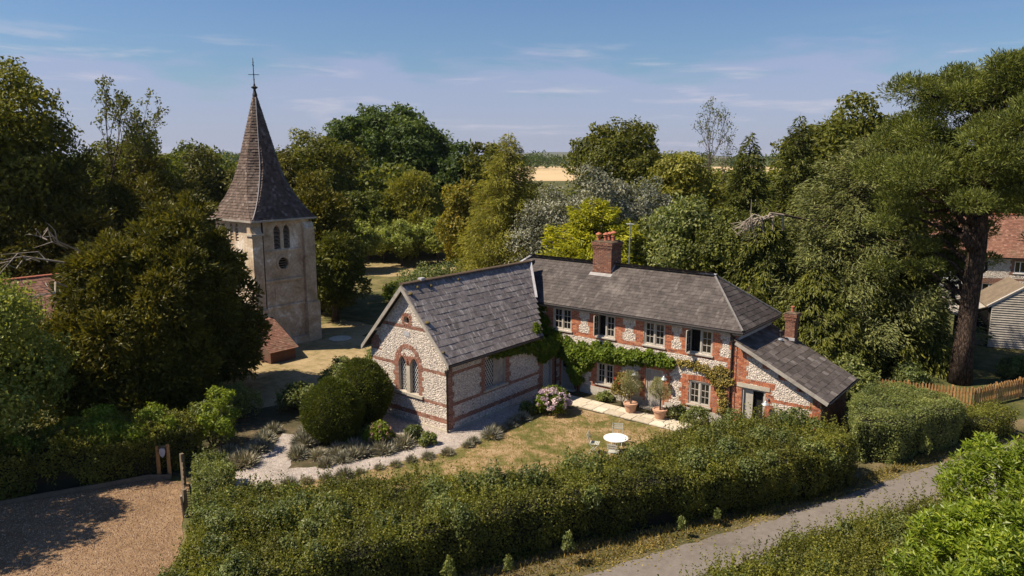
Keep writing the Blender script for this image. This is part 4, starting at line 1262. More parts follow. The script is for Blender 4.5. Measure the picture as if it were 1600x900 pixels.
def chimney(parent, x0, x1, y0, y1, z0, z1, bm, pots, pr):
    b = B(); b.box(x0 + .012, x1 - .012, y0 + .012, y1 - .012, z0, z1 - .01)
    ch = b.part('chimney', M['mortar'], parent)
    V = []; F = []; r = []
    n = int((z1 - z0) / BH)
    for i in range(n):
        z = z0 + i * BH
        k = n - i
        out = 0.07 if k <= 2 else (0.045 if k <= 4 else (0.02 if k == 5 else 0.0))
        if i in (int(n * .25), ): out = 0.02
        for (a, c, fixed, ax, sg) in ((x0, x1, y0, 0, -1), (x0, x1, y1, 0, 1), (y0, y1, x0, 1, -1), (y0, y1, x1, 1, 1)):
            u = a - out - (0.1125 if (i + ax) % 2 else 0)
            while u < c + out - .02:
                p, q = max(u, a - out), min(u + .215, c + out)
                if q - p > .04:
                    m = len(V); e = fixed + sg * (out + random.uniform(0.0, .006)); ii = fixed - sg * 0.08
                    for w in (ii, e):
                        for uu, zz in ((p + .004, z + .004), (q - .004, z + .004), (q - .004, z + BH - .006), (p + .004, z + BH - .006)):
                            V.append((uu, w, zz) if ax == 0 else (w, uu, zz))
                    F += [(m + 4, m + 5, m + 6, m + 7), (m, m + 1, m + 5, m + 4), (m + 1, m + 2, m + 6, m + 5), (m + 2, m + 3, m + 7, m + 6), (m + 3, m, m + 4, m + 7)]
                    r += [min(1, max(0, random.gauss(.5, .22)))] * 5
                u += .225
    part('brickwork', V, F, M[bm], ch, rnd=r, kind='stuff')
    c = B(); c.add([(x0 - .06, y0 - .06, z1 - .005), (x1 + .06, y0 - .06, z1 - .005), (x1 + .06, y1 + .06, z1 - .005), (x0 - .06, y1 + .06, z1 - .005),
                    (x0 + .08, y0 + .08, z1 + .06), (x1 - .08, y0 + .08, z1 + .06), (x1 - .08, y1 - .08, z1 + .06), (x0 + .08, y1 - .08, z1 + .06)], B.BF)
    c.part('flaunching', M['ridge'], ch)
    for k, (px, py) in enumerate(pots):
        p = B(); p.lathe((px, py, z1 + .04), [(pr * 1.1, 0), (pr, .05), (pr * .95, .2), (pr * 1.25, .21), (pr * 1.25, .26), (pr * .9, .27)], 14)
        po = p.part('chimney_pot', M['potred'], ch, smooth=False)
        if len(pots) > 1:
            q = B(); h = 0.31 + 0.09 * (k == 3)
            for a in (0, 2.1, 4.2): q.tube([(px + pr * math.cos(a), py + pr * math.sin(a), z1 + .29), (px + pr * math.cos(a), py + pr * math.sin(a), z1 + h + .06)], .012, 4)
            q.lathe((px, py, z1 + h + .05), [(pr * 1.7, 0), (pr * 1.5, .035), (pr * .5, .10), (.01, .12)], 14)
            q.part('pot_cowl', M['potred'], po if False else ch)
cottage_rest()
# ---- lean-to on the right-hand end
def lean_to():
    FL = fY(HY0 + 0.03)
    x0, x1, y1 = HX1 + .004, 13.2, 12.35
    zt = lambda x: 3.85 - .49 * (x - 9.81)
    D = rect(9.82, 10.86, 0.0, 1.93)
    poly = [(x0, 0), (x1, 0), (x1, zt(x1) - .12), (x0, zt(x0) - .12)]
    step = []
    x = 10.0
    while x < 13.0:
        step.append((x, x + .30, zt(x + .30) - .32, zt(x) - .1, 0.06, 0)); x += 0.72
    masonry(cot, FL, poly, [D], [(x0, 9.82, 0, 3.7, 0, .1), (x0, 11.25, 2.12, 2.28, 0, 0), (10.86, 11.12, 0, 2.15, 0, .12), (12.85, x1, 0, 2.2, .12, 0), (11.1, x1, 1.50, 1.65, 0, 0),
        (x0, 9.95, 2.2, 3.4, 0, .1)] + step, wallname='lean_to_front')
    b = B(); b.box(x1 - .3, x1 - .002, HY0 + .36, y1, 0, zt(x1) - .14); b.box(x0, x1 - .31, y1 - .3, y1 - .002, 0, 2.0); w = b.part('lean_to_wall', M['mortar'], cot)
    V = []; F = []; r = []
    for i in range(int((zt(x1) - .16) / BH)):
        u = HY0 + .05 - (.1125 if i % 2 else 0)
        while u < y1 - .02:
            c, d = max(u, HY0 + .05), min(u + .215, y1)
            if d - c > .04:
                m = len(V)
                for e in (x1 - .003, x1 + .008):
                    V += [(e, c + .005, i * BH + .005), (e, d - .005, i * BH + .005), (e, d - .005, i * BH + .07), (e, c + .005, i * BH + .07)]
                F += [(m + 4, m + 5, m + 6, m + 7), (m, m + 1, m + 5, m + 4), (m + 1, m + 2, m + 6, m + 5), (m + 2, m + 3, m + 7, m + 6), (m + 3, m, m + 4, m + 7)]
                r += [min(1, max(0, random.gauss(.45, .22)))] * 5
            u += .225
    part('brickwork', V, F, M['brick_dull'], w, rnd=r, kind='stuff')
    l = B(); l.mbox(FL, 9.58, 11.05, 1.932, 2.12, -0.035, .25); l.part('lintel', M['stone'], cot)
    # doorway: pale side panel, dark door ajar
    d = B()
    for a in ((9.82, 9.89), (10.79, 10.86)): d.mbox(FL, a[0] + .002, a[1] - .002, 0, 1.92, 0.04, .16)
    d.mbox(FL, 9.89, 10.79, 1.85, 1.925, 0.04, .16)
    dn = d.part('porch_door', M['paint'], cot)
    p = B(); p.mbox(FL, 9.89, 10.28, 0.02, 1.85, 0.12, .15); p.part('side_panel', M['paint'], dn)
    p = B(); p.mbox(FL, 10.28, 10.79, 0.02, 1.85, 0.26, .27); p.part('dark_opening', M['dark'], dn)
    p = B(); p.mbox(lambda u, v, dd: FL(10.76 + dd, v, 0.12 + u), 0.0, 0.1, 0.03, 1.84, -0.03, 0.02); p.part('door_edge', M['door'], dn)
    # roof
    ov = .26
    zx0, zx1 = zt(x0 + .01), zt(13.52)
    r = B(); r.slab([(x0 + .01, HY0 - ov, zx0), (13.52, HY0 - ov, zx1), (13.52, y1 + .3, zx1), (x0 + .01, y1 + .3, zx0)], .08)
    rf = r.part('lean_to_roof', M['underlay'], cot)
    S = Vector((x0 + .01 - 13.52, 0, zx0 - zx1)); U = (0, 1, 0)
    ln = y1 + .3 - HY0 + ov
    slates_parts(rf, M['slate_brown'], (13.52, HY0 - ov, zx1), U, S, [(0, 0), (ln, 0), (ln, S.length), (0, S.length)], 0.30, 0.34)
    v = B(); v.bar((x0 + .02, HY0 - ov - .03, zx0 - .06), (13.54, HY0 - ov - .03, zx1 - .06), .045, .15); v.part('verge_board', M['barge'], rf)
    g = B(); g.tube([(13.56, HY0 - ov, zx1 - .07), (13.56, y1 + .3, zx1 - .07)], .05, 8); g.tube([(13.56, HY0 - ov + .05, zx1 - .07), (13.35, HY0 - .04, zx1 - .3), (13.25, HY0 - .02, zx1 - .5), (13.25, HY0 - .02, .05)], .036, 7); g.part('gutter', M['iron'], rf)
    f = B(); f.bar((x0 + .03, HY0 + .05, zx0 + .06), (x0 + .03, y1 + .2, zx0 + .06), .05, .16); f.part('lead_flashing', M['lead'], rf)
    chimney(rf, 10.35, 10.80, 12.1, 12.6, 3.0, 4.75, 'brick_dull', [(10.575, 12.35)], .075)
    f = B(); f.box(10.30, 10.85, 12.0, 12.09, 3.48, 3.60); f.part('lead_apron', M['lead'], rf)
    t = B(); t.tube([(10.3, 11.75, 3.55), (10.3, 11.75, 3.9)], .05, 8); t.lathe((10.3, 11.75, 3.9), [(.09, 0), (.09, .05), (.02, .1)], 10); t.part('vent_pipe', M['iron'], rf)
    t = B(); t.tube([(10.42, 11.35, 3.5), (10.42, 11.35, 3.62)], .09, 10); t.lathe((10.42, 11.35, 3.62), [(.12, 0), (.1, .05), (.02, .07)], 10); t.part('roof_vent', M['zinc'], rf)
    for x in (11.45, 12.35):
        k = B(); k.bar((x, HY0 - .02, zt(x) - .28), (x, HY0 - .14, zt(x) - .28), .08, .1); k.part('rafter_foot', M['iron'], rf)
lean_to()
def wall_lamp(x, y, z, label):
    o = empty('wall_lamp', (x, y, z), label, 'lamp', 'zinc lamps on the cottage front')
    b = B(); b.tube([(x, y, z + .12), (x, y - .14, z + .24), (x, y - .26, z + .2), (x, y - .3, z + .08)], .012, 6); b.lathe((x, y - .004, z + .08), [(.045, 0), (.045, .08)], 10); b.part('bracket', M['zinc'], o)
    s = B(); s.lathe((x, y - .3, z - .04), [(.17, 0), (.15, .03), (.07, .09), (.045, .14), (.03, .16)], 16); s.part('lamp_shade', M['zinc'], o)
wall_lamp(4.62, HY0 - .02, 1.62, 'zinc barn lamp on the wall left of the planked cottage door')
wall_lamp(6.18, HY0 - .02, 1.70, 'zinc barn lamp on the wall right of the planked cottage door')
wall_lamp(11.0, HY0 + .005, 1.50, 'zinc barn lamp beside the lean-to doorway')
def aerial():
    o = empty('television_aerial', (1.2, 13.4, 0), 'thin pole with small aerial behind the big brick chimney', 'aerial')
    b = B(); b.tube([(1.2, 13.4, 0.0), (1.2, 13.4, 8.4)], .03, 6); b.part('mast', M['zinc'], o)
    c = B(); c.tube([(.95, 13.4, 8.3), (1.45, 13.4, 8.3)], .014, 5)
    for i in range(6): c.tube([(.97 + i * .09, 13.25, 8.3), (.97 + i * .09, 13.55, 8.3)], .008, 4)
    c.part('antenna', M['zinc'], o)
aerial()

# ============================================================ CHURCH
church = empty('village_church', (-20.8, 4.85, 0), 'old stone church with broach spire rising behind the dark yews', 'church')
def build_church():
    tx0, tx1, ty0, ty1, te = -22.95, -18.7, 2.85, 6.85, 8.1
    FT = fX(tx1); FF = fY(ty0)
    # tower walls with louvred openings
    def arch(u, v0, w, h): return lancet(u - w / 2, u + w / 2, v0, v0 + h - w * .866)
    e1, e2 = arch(4.45, 6.25, .46, 1.5), arch(5.15, 6.25, .46, 1.5)
    rd = circ(4.80, 5.32, .36, 18)
    b = B(); panel(b, [(ty0, 0), (ty1, 0), (ty1, te), (ty0, te)], [e1, e2, rd], FT, .45)
    l1, l2 = arch(-21.15, 6.75, .36, 1.15), arch(-20.55, 6.75, .36, 1.15)
    panel(b, [(tx0, 0), (tx1 - .003, 0), (tx1 - .003, te - .003), (tx0, te - .003)], [l1, l2], fY(ty0 - .003), .45)
    b.box(tx0, tx0 + .4, ty0 + .45, ty1, 0, te - .01); b.box(tx0 + .41, tx1 - .45, ty1 - .4, ty1 - .002, 0, te - .01)
    tw = b.part('tower', M['tower'], church)
    for f, u, v0, w, h in ((FT, 4.45, 6.25, .46, 1.5), (FT, 5.15, 6.25, .46, 1.5), (FF, -21.15, 6.75, .36, 1.15), (FF, -20.55, 6.75, .36, 1.15)):
        d = B(); d.mbox(f, u - w / 2, u + w / 2, v0, v0 + h, .3, .31); d.part('belfry_opening', M['dark'], tw)
        n = 5
        for k in range(n):
            z = v0 + .08 + k * (h - .25) / n
            s = B(); s.add([f(u - w / 2, z, .05), f(u + w / 2, z, .05), f(u + w / 2, z + .16, .24), f(u - w / 2, z + .16, .24), f(u - w / 2, z + .04, .05), f(u + w / 2, z + .04, .05), f(u + w / 2, z + .2, .24), f(u - w / 2, z + .2, .24)], B.BF)
            s.part('louvre', M['tower'] if f is FF else M['oldwood'], tw)
    d = B(); d.prism(rd, FT, .25, .26); d.part('round_opening', M['dark'], tw)
    for k in range(4):
        z = 5.06 + k * .15; q = math.sqrt(max(.01, .36 ** 2 - (z + .05 - 5.32) ** 2))
        s = B(); s.mbox(FT, 4.8 - q, 4.8 + q, z, z + .05, .05, .2); s.part('louvre', M['oldwood'], tw)
    s = B()
    n = 22
    for k in range(n):
        a0, a1 = 2 * math.pi * k / n, 2 * math.pi * (k + .9) / n
        s.prism([(4.8 + r * math.cos(a), 5.32 + r * math.sin(a)) for r, a in ((.37, a0), (.52, a0), (.52, a1), (.37, a1))], FT, -.05, .05)
    s.part('round_hood', M['tower'], tw)
    # string courses, panel and buttresses
    for z, o_, h in ((6.08, .07, .1), (4.18, .1, .14), (2.52, .1, .13), (7.9, .06, .2)):
        s = B(); s.mbox(FT, ty0 + .5, ty1 - .6, z, z + h, -o_, -.002); s.part('string_course', M['tower'], tw)
    s = B(); s.mbox(FT, ty0 + 1.25, ty1 - .75, 2.75, 4.05, -.03, -.004); s.part('panel', M['tower'], tw)
    for q in ((ty0 - .28, ty0 + .42, 7.3), (ty1 - .55, ty1 + .25, 7.4)):
        s = B(); s.box(tx1 - .3, tx1 + .24, q[0], q[1], 0, q[2]); s.add([(tx1 - .3, q[0], q[2]), (tx1 + .24, q[0], q[2]), (tx1 + .24, q[1], q[2]), (tx1 - .3, q[1], q[2]), (tx1 - .3, q[0], q[2] + .4), (tx1 + .01, q[0], q[2] + .4), (tx1 + .01, q[1], q[2] + .4), (tx1 - .3, q[1], q[2] + .4)], B.BF)
        s.box(tx1 - .3, tx1 + .40, q[0] - .08, q[1] + .08, 0, 2.6)
        s.part('buttress', M['tower'], tw)
    s = B(); s.box(tx0 - .25, tx0 + .45, ty0 - .4, ty0 + .3, 0, 7.1); s.box(tx0 - .32, tx0 + .52, ty0 - .46, ty0 + .3, 7.1, 7.25); s.part('buttress', M['tower'], tw)
    s = B(); s.box(tx1 - .36, tx1 + .32, ty0 - .36, ty0 + .46, 7.2, 7.32); s.part('buttress_cap', M['stone'], tw)
    s = B(); s.box(tx0 - .2, tx1 + .3, ty0 - .2, ty1 + .3, 0, .45); s.part('plinth', M['tower'], tw)
    p = B(); p.tube([(tx1 + .06, ty0 + .55, te), (tx1 + .06, ty0 + .55, 2.0)], .05, 7); p.part('downpipe', M['iron'], tw)
    # broach spire, bell-cast at the eaves
    cx, cy, ap = -20.82, 4.85, 16.1
    hx, hy = (tx1 - tx0) / 2 + .33, (ty1 - ty0) / 2 + .33
    def ring(t):
        z = te + (ap - te) * t
        # half width of the flat sides, and share cut from each corner
        w = 0.85 * (1 - t) + 0.15 * max(0, 1 - t / .34) ** 2.0
        cut = 0.586 * min(1, (t / 0.40)) ** 0.8
        pts = []
        for sx, sy in ((1, -1), (1, 1), (-1, 1), (-1, -1)):
            a, b_ = hx * w, hy * w
            c1 = (sx * a, sy * b_ * (1 - cut)); c2 = (sx * a * (1 - cut), sy * b_)
            pts += [c1, c2] if sx * sy > 0 else [c2, c1]
        return [(cx + x, cy + y, z) for x, y in pts]
    V = []; F = []; r = []
    nc = 46
    base = B()
    lev = [ring(i / nc * .985) for i in range(nc + 1)]
    for i in range(nc):
        n0 = len(base.V); base.add([tuple(Vector(p) * 1.0 - Vector((0, 0, .03))) for p in lev[i]] + [tuple(Vector(p) - Vector((0, 0, .03))) for p in lev[i + 1]], [(k, (k + 1) % 8, 8 + (k + 1) % 8, 8 + k) for k in range(8)])
    sp = base.part('spire', M['underlay'], church)
    for i in range(nc):
        for k in range(8):
            a, b_ = Vector(lev[i][k]), Vector(lev[i][(k + 1) % 8]); c, d = Vector(lev[i + 1][(k + 1) % 8]), Vector(lev[i + 1][k])
            wd = max((b_ - a).length, (c - d).length)
            if wd < .03: continue
            nn = (b_ - a if (b_ - a).length > .02 else c - d).cross(d - a if (d - a).length > .02 else c - b_)
            nn.normalize()
            m = max(1, round(wd / .19)); off = .5 / m if i % 2 else 0
            for j in range(m + (1 if off else 0)):
                t0, t1 = max(0, (j / m) - off), min(1, (j + 1) / m - off)
                if t1 - t0 < .02: continue
                g0 = .01; lift = nn * random.uniform(.022, .05)
                q0 = a.lerp(b_, t0 + g0 / m); q1 = a.lerp(b_, t1 - g0 / m); q2 = d.lerp(c, t1 - g0 / m); q3 = d.lerp(c, t0 + g0 / m)
                n0 = len(V)
                V += [q0 + lift, q1 + lift, q2 + nn * .01, q3 + nn * .01, q0, q1]
                F += [(n0, n0 + 1, n0 + 2, n0 + 3), (n0 + 4, n0 + 5, n0 + 1, n0)]
                v = min(1, max(0, random.gauss(.5, .22))); r += [v, v]
    part('spire_tiling', V, F, M['shingle'], sp, rnd=r, kind='stuff')
    e = B()
    q = [(cx + sx * (hx + .02), cy + sy * (hy + .02), te - .03) for sx, sy in ((-1, -1), (1, -1), (1, 1), (-1, 1))]
    for i in range(4): e.bar(q[i], q[(i + 1) % 4], .09, .11)
    e.part('eaves_gutter', M['barge'], sp)
    c = B(); pts = [Vector(ring(t)[0]).lerp(Vector(ring(t)[1]), .62) if False else Vector(ring(t)[0]).lerp(Vector(ring(t)[7]) if t > 2 else Vector(ring(t)[1]), .75) + Vector((.07, -.0, .04)) for t in np.linspace(.01, .93, 14)]
    c.tube(pts, .024, 5); c.part('lightning_conductor', M['lead'], sp)
    f = B(); f.lathe((cx, cy, ap - .25), [(.16, -.15), (.10, .05), (.07, .22), (.19, .3), (.2, .36), (.07, .42), (.05, .55)], 12); f.tube([(cx, cy, ap), (cx, cy, 17.95)], [.035, .02], 6); f.part('finial', M['iron'], sp)
    w = B(); dv = Vector((.78, -.62, 0))
    for z, l in ((17.45, .42), (16.95, .24)):
        w.tube([Vector((cx, cy, z)) - dv * l + Vector((0, 0, .1 if l > .3 else 0)), Vector((cx, cy, z)), Vector((cx, cy, z)) + dv * l + Vector((0, 0, .06 if l > .3 else 0))], .022, 5)
    w.tube([(cx - .2, cy - .25, 16.95), (cx + .2, cy + .25, 16.95)], .02, 5)
    w.lathe((cx, cy, 17.62), [(.01, 0), (.05, .06), (.01, .16)], 8); w.lathe((cx, cy, 16.62), [(.02, 0), (.06, .05), (.02, .1)], 8)
    w.part('weathervane', M['iron'], sp)
    # nave, red tiled, mostly hidden by the yews
    nx0, nx1, ny0, ny1, nr = -29.2, -23.0, -9.5, 4.5, -26.1
    b = B(); b.prism([(nx0, 0), (nx1, 0), (nx1, 2.9), (nr, 5.0), (nx0, 2.9)], fY(ny0), 0, ny1 - ny0); nv = b.part('nave', M['tower'], church)
    for s, xe in ((1, nx1 + .3), (-1, nx0 - .3)):
        sl = Vector((nr - xe, 0, 5.15 - 2.75)); U = (0, 1, 0) if s == 1 else (0, -1, 0)
        O = (xe, ny0 - .3 if s == 1 else ny1 + .3, 2.75); ln = ny1 - ny0 + .6
        slates_mass(nv, M['tile'], O, U, sl, [(0, 0), (ln, 0), (ln, sl.length), (0, sl.length)], .2, .28, 'roof_tiling')
    ridge_tiles(nv, (nr, ny0 - .3, 5.16), (nr, ny1 + .3, 5.16), M['tile'] if False else M['potred'], .12, .4)
    # low boiler house at the tower foot
    ox0, ox1, oy0, oy1 = -17.9, -15.6, 1.5, 3.2
    b = B(); b.prism([(ox0, 0), (ox1, 0), (ox1, .72), (ox0, 2.05)], fY(oy0), 0, oy1 - oy0); bh = b.part('boiler_house', M['brick_dull'], church)
    O = (ox1 + .15, oy0 - .15, .70); sl = Vector((ox0 - ox1 - .15, 0, 1.42)); L = oy1 - oy0 + .3
    slates_mass(bh, M['tile'], O, (0, 1, 0), sl, [(0, 0), (L, 0), (L, sl.length), (0, sl.length)], .14, .2, 'roof_tiling')
build_church()

# ============================================================ TREES
def T(*a, **k): return put_tree(*a, **k)
# ---- left: behind the church
T('tall_broadleaf_tree', broad_meshes(11, 18.9, 5.2, 3.0, 30000, .30, 60, .38, pf=.30), (-36.2, -5.0, 0), 'olive', 'tallest dark broadleaf tree at the far left edge, reaching high into the sky')
T('open_crowned_tree', bare_meshes(12, 17.2, 4.8, 9000, .22, .30, 6, .5, .24, .36), (-36.7, 1.3, 0), 'olive', 'open see-through tree with branches and sparse leaf bunches left of the spire', bark='bark')
T('round_tree', broad_meshes(13, 13.5, 3.6, 3.0, 15000, .30, 40, .25), (-39.4, 5.6, 0), 'broad', 'round-topped tree between the open-crowned tree and the spire')
T('yew_tree', broad_meshes(14, 12.5, 5.6, 0.6, 44000, .32, 80, .4, pf=.25, spray=True), (-34.6, -3.4, 0), 'yew', 'wide dark yew rising behind the red tiled church roof at far left', rz=.4)
T('yew_tree', broad_meshes(15, 11.2, 4.2, 0.6, 30000, .32, 64, .35, pf=.26, spray=True), (-33.0, 3.6, 0), 'yew', 'dark yew left of the spire, behind the church nave', rz=1.4)
def big_yew(seed, h, r, n, loc, label, dead=()):
    me = broad_meshes(seed, h, r, -1.6, n, .27, 110, .5, pf=.215, spray=True, topheavy=-.32)
    o = T('yew_tree', me, loc, 'yew', label)
    g = np.random.default_rng(seed)
    for (px, py, pz, dx, dy, dz) in dead:
        b = B(); p = np.array([px, py, pz], float); d = np.array([dx, dy, dz], float)
        b.tube(limb_path(g, p, p + d, 4, .16), [.045, .04, .03, .02, .01], 5)
        for k in range(7):
            t = .3 + .14 * k; q = p + d * t; e = d * .38 + g.normal(0, .38, 3)
            b.tube(limb_path(g, q, q + e, 3, .2), [.03, .022, .015, .006], 4, False)
        V = np.array([tuple(v) for v in b.V])
        m = np_mesh('dead_branch', V, b.F); m.materials.append(M['deadwood'])
        c = bpy.data.objects.new('dead_branch', m); COL.objects.link(c); c.parent = o
    return o
big_yew(16, 10.5, 3.55, 80000, (-13.7, -4.4, 0), 'huge dark yew in front of the church tower')
big_yew(17, 9.0, 4.0, 70000, (-13.3, -7.4, 0), 'dark yew with bleached dead branches left of the largest yew',
        dead=[(-.3, -2.2, 7.4, 1.0, -2.6, .5), (.6, -2.0, 7.9, 1.4, -1.8, .9), (1.2, -2.8, 6.6, 1.6, -1.9, -.1)])
ash_m = broad_meshes(18, 7.6, 3.1, 0.5, 34000, .17, 46, .2, pf=.32)
T('ash_tree', ash_m, (-11.3, -14.0, 0), 'ash', 'pale grey-green leafy tree at the left edge in front of the yews')
T('ash_tree', broad_meshes(19, 8.6, 2.9, 2.4, 12000, .2, 34, .2, pf=.30), (-8.2, -18.4, 0), 'ash', 'leafy tree just beyond the left edge, shading the gravel drive')
# ---- behind and right of the spire
T('distant_tree', broad_meshes(20, 12.9, 7.5, 1.0, 14000, .6, 44, .3), (-88.9, 36.4, 0), 'broad', 'hazy far tree on the skyline left of the spire')
T('distant_tree', broad_meshes(21, 12.5, 4.2, 1.0, 11000, .45, 36, .3), (-54, 19.5, 0), 'yew', 'dark ragged tree touching the left side of the spire')
T('lime_tree', broad_meshes(22, 14.4, 5.6, 1.0, 22000, .40, 50, .3), (-52.9, 33.1, 0), 'olive', 'olive-green rounded tree just right of the spire')
T('ragged_yew', conifer_meshes(23, 12.6, 3.2, 1.0, 15000, .45, 120, .1, .7, hang=.1, upturn=.2), (-31.3, 14.0, 0), 'yew', 'ragged dark conifer behind the right flank of the spire')
T('dark_evergreen', broad_meshes(24, 10.2, 2.7, .3, 24000, .34, 56, .3, spray=True), (-25.6, 12.6, 0), 'yew', 'very dark evergreen directly right of the church tower')
T('dark_evergreen', broad_meshes(25, 6.6, 1.9, .2, 12000, .30, 36, .25, spray=True), (-22.0, 11.2, 0), 'cypress', 'lower dark evergreen at the right foot of the church tower')
T('oak_tree', broad_meshes(26, 18.6, 9.6, 1.6, 52000, .52, 90, .6, pf=.26), (-61.3, 52.0, 0), 'oak', 'largest dark green oak with a broad crown on the skyline')
T('hornbeam_tree', broad_meshes(27, 9.8, 4.0, .6, 18000, .40, 40, .25, spray=True, topheavy=-.45), (-42.7, 38.8, 0), 'larch', 'pointed yellow-green tree standing before the big oak', sz=1.0)
T('hornbeam_tree', broad_meshes(28, 8.3, 3.2, .6, 11000, .38, 34, .22), (-45.2, 34.6, 0), 'broad', 'small green tree left of the pointed yellow-green tree')
# ---- orchard
orch = [broad_meshes(30 + k, 4.6, 2.6, 1.2, 7500, .30, 26, .13) for k in range(3)]
for k, (x, y, s, lab) in enumerate(((-38.8, 33.6, 1.0, 'orchard tree with a bare trunk, left one of the front pair'), (-36.4, 36.8, 1.05, 'orchard tree with a bare trunk, right one of the front pair'),
        (-41.6, 41.6, 1.1, 'orchard tree behind the right front pair tree'), (-43.1, 34.8, 1.05, 'orchard tree left of the front pair'), (-46.6, 34.0, 1.1, 'orchard tree at the left end of the orchard'),
        (-46.8, 42.9, 1.15, 'farther orchard tree in front of the oak'), (-39.0, 43.7, 1.1, 'farther orchard tree near the yellow-leaved tree'), (-39.9, 27.4, 1.15, 'nearest orchard tree beside the dark evergreens'))):
    T('orchard_tree', orch[k % 3], (x, y, 0), 'ash', lab, 'fruit tree', 'trees of the small orchard', rz=k * 1.3, sc=s)
# ---- centre
T('larch_tree', conifer_meshes(40, 14.0, 5.4, .4, 50000, .34, 280, .18, .72, .26, hang=.35, upturn=.1, wd=.22), (-17.1, 25.9, 0), 'larch', 'tall feathery yellow-green larch in the middle of the garden')
T('yellowing_tree', broad_meshes(41, 9.8, 2.3, .6, 9000, .36, 34, .2, gap=.15), (-27.6, 31.6, 0), 'orange', 'tree with orange-yellow leaves left of the larch')
T('skyline_tree', broad_meshes(42, 12.8, 3.9, 1.0, 10000, .5, 34, .25), (-48.2, 53.5, 0), 'oak', 'small dark tree on the skyline left of the larch tip')
T('skyline_tree', broad_meshes(43, 14.2, 3.0, 1.0, 10000, .5, 34, .25), (-43.1, 53.8, 0), 'olive', 'narrow olive tree on the skyline touching the larch')
sil = [broad_meshes(44 + k, 10.4, 3.6, .6, 17000, .24, 44, .2, gap=.05) for k in range(2)]
T('silver_poplar', sil[0], (-8.8, 26.1, 0), 'silver', 'silver-leaved tree behind the golden cypress, largest of the silver three')
T('silver_poplar', sil[1], (-12.5, 25.2, 0), 'silver', 'silver-leaved tree between the larch and the golden cypress', rz=1.0, sc=.88)
T('silver_poplar', sil[1], (-6.7, 29.0, 0), 'silver', 'silver-leaved tree right of the golden cypress top', rz=2.6, sc=.93)
T('golden_cypress', conifer_meshes(46, 9.3, 5.2, .6, 34000, .34, 150, .02, .62, .25, hang=.05, upturn=.12, fan=.3, ragged=.35, wd=.34), (-5.3, 19.8, 0), 'gold', 'golden yellow cypress behind the big brick chimney')
T('round_tree', broad_meshes(47, 16.1, 5.8, 1.5, 26000, .42, 56, .35), (-23.2, 54.3, 0), 'olive', 'tall rounded dark tree right of the field view, above the silver trees')
T('half_bare_tree', bare_meshes(48, 17.8, 4.4, 1500, .2, .26, 6, .45, .26, .35), (-11.3, 48.4, 0), 'olive', 'half-bare tree whose twigs stand against the sky', bark='bark')
T('lime_tree', broad_meshes(49, 12.3, 3.5, .6, 17000, .32, 42, .25), (-5.7, 33.8, 0), 'larch', 'yellow-green tree below the half-bare tree')
T('evergreen_shrub', broad_meshes(50, 9.2, 3.4, .3, 18000, .26, 44, .2), (-1.0, 24.0, 0), 'hedge2', 'grey-green evergreen right of the golden cypress, behind the cottage ridge')
T('evergreen_shrub', broad_meshes(51, 8.4, 3.2, .3, 17000, .26, 44, .2), (2.6, 23.6, 0), 'cypress', 'dark evergreen behind the right end of the cottage ridge')
# ---- right
T('spruce_tree', conifer_meshes(52, 13.8, 3.6, .5, 26000, .36, 190, .25, .75, hang=.4), (.5, 32.2, 0), 'cypress', 'shorter spruce with pointed top right of the half-bare tree')
T('spruce_tree', conifer_meshes(53, 15.4, 3.8, .5, 26000, .38, 190, .22, .75, hang=.35), (1.6, 39.5, 0), 'cypress', 'taller spruce with blue-green tip left of the wide broadleaf')
T('chestnut_tree', broad_meshes(54, 16.7, 6.2, 1.5, 32000, .40, 64, .4, pf=.27), (2.6, 49.8, 0), 'olive', 'wide olive-green broadleaf tree left of the pine crown')
T('white_pine', conifer_meshes(55, 13.2, 5.6, .8, 62000, .30, 200, .12, .55, .3, hang=.12, upturn=.16, wd=.26, ragged=.4, fan=.36), (9.9, 25.4, 0), 'cedar', 'broad pale-needled pine left of the big red-barked trunk')
T('drooping_cypress', conifer_meshes(56, 9.0, 3.4, .2, 30000, .34, 170, .35, .6, hang=.8), (5.6, 22.2, 0), 'cypress', 'drooping cypress behind the lean-to chimney')
T('drooping_cypress', conifer_meshes(57, 8.8, 3.4, .2, 30000, .34, 170, .35, .6, hang=.8), (12.6, 24.6, 0), 'cypress', 'drooping cypress beside the big red-barked trunk')
T('drooping_cypress', conifer_meshes(58, 6.0, 3.3, .1, 24000, .30, 150, .32, .55, hang=.75), (9.4, 20.2, 0), 'cypress', 'low drooping cypress right of the lean-to roof')
T('drooping_cypress', conifer_meshes(59, 5.2, 2.6, .1, 16000, .30, 120, .32, .55, hang=.75), (6.6, 17.2, 0), 'cypress', 'small drooping cypress close behind the lean-to')
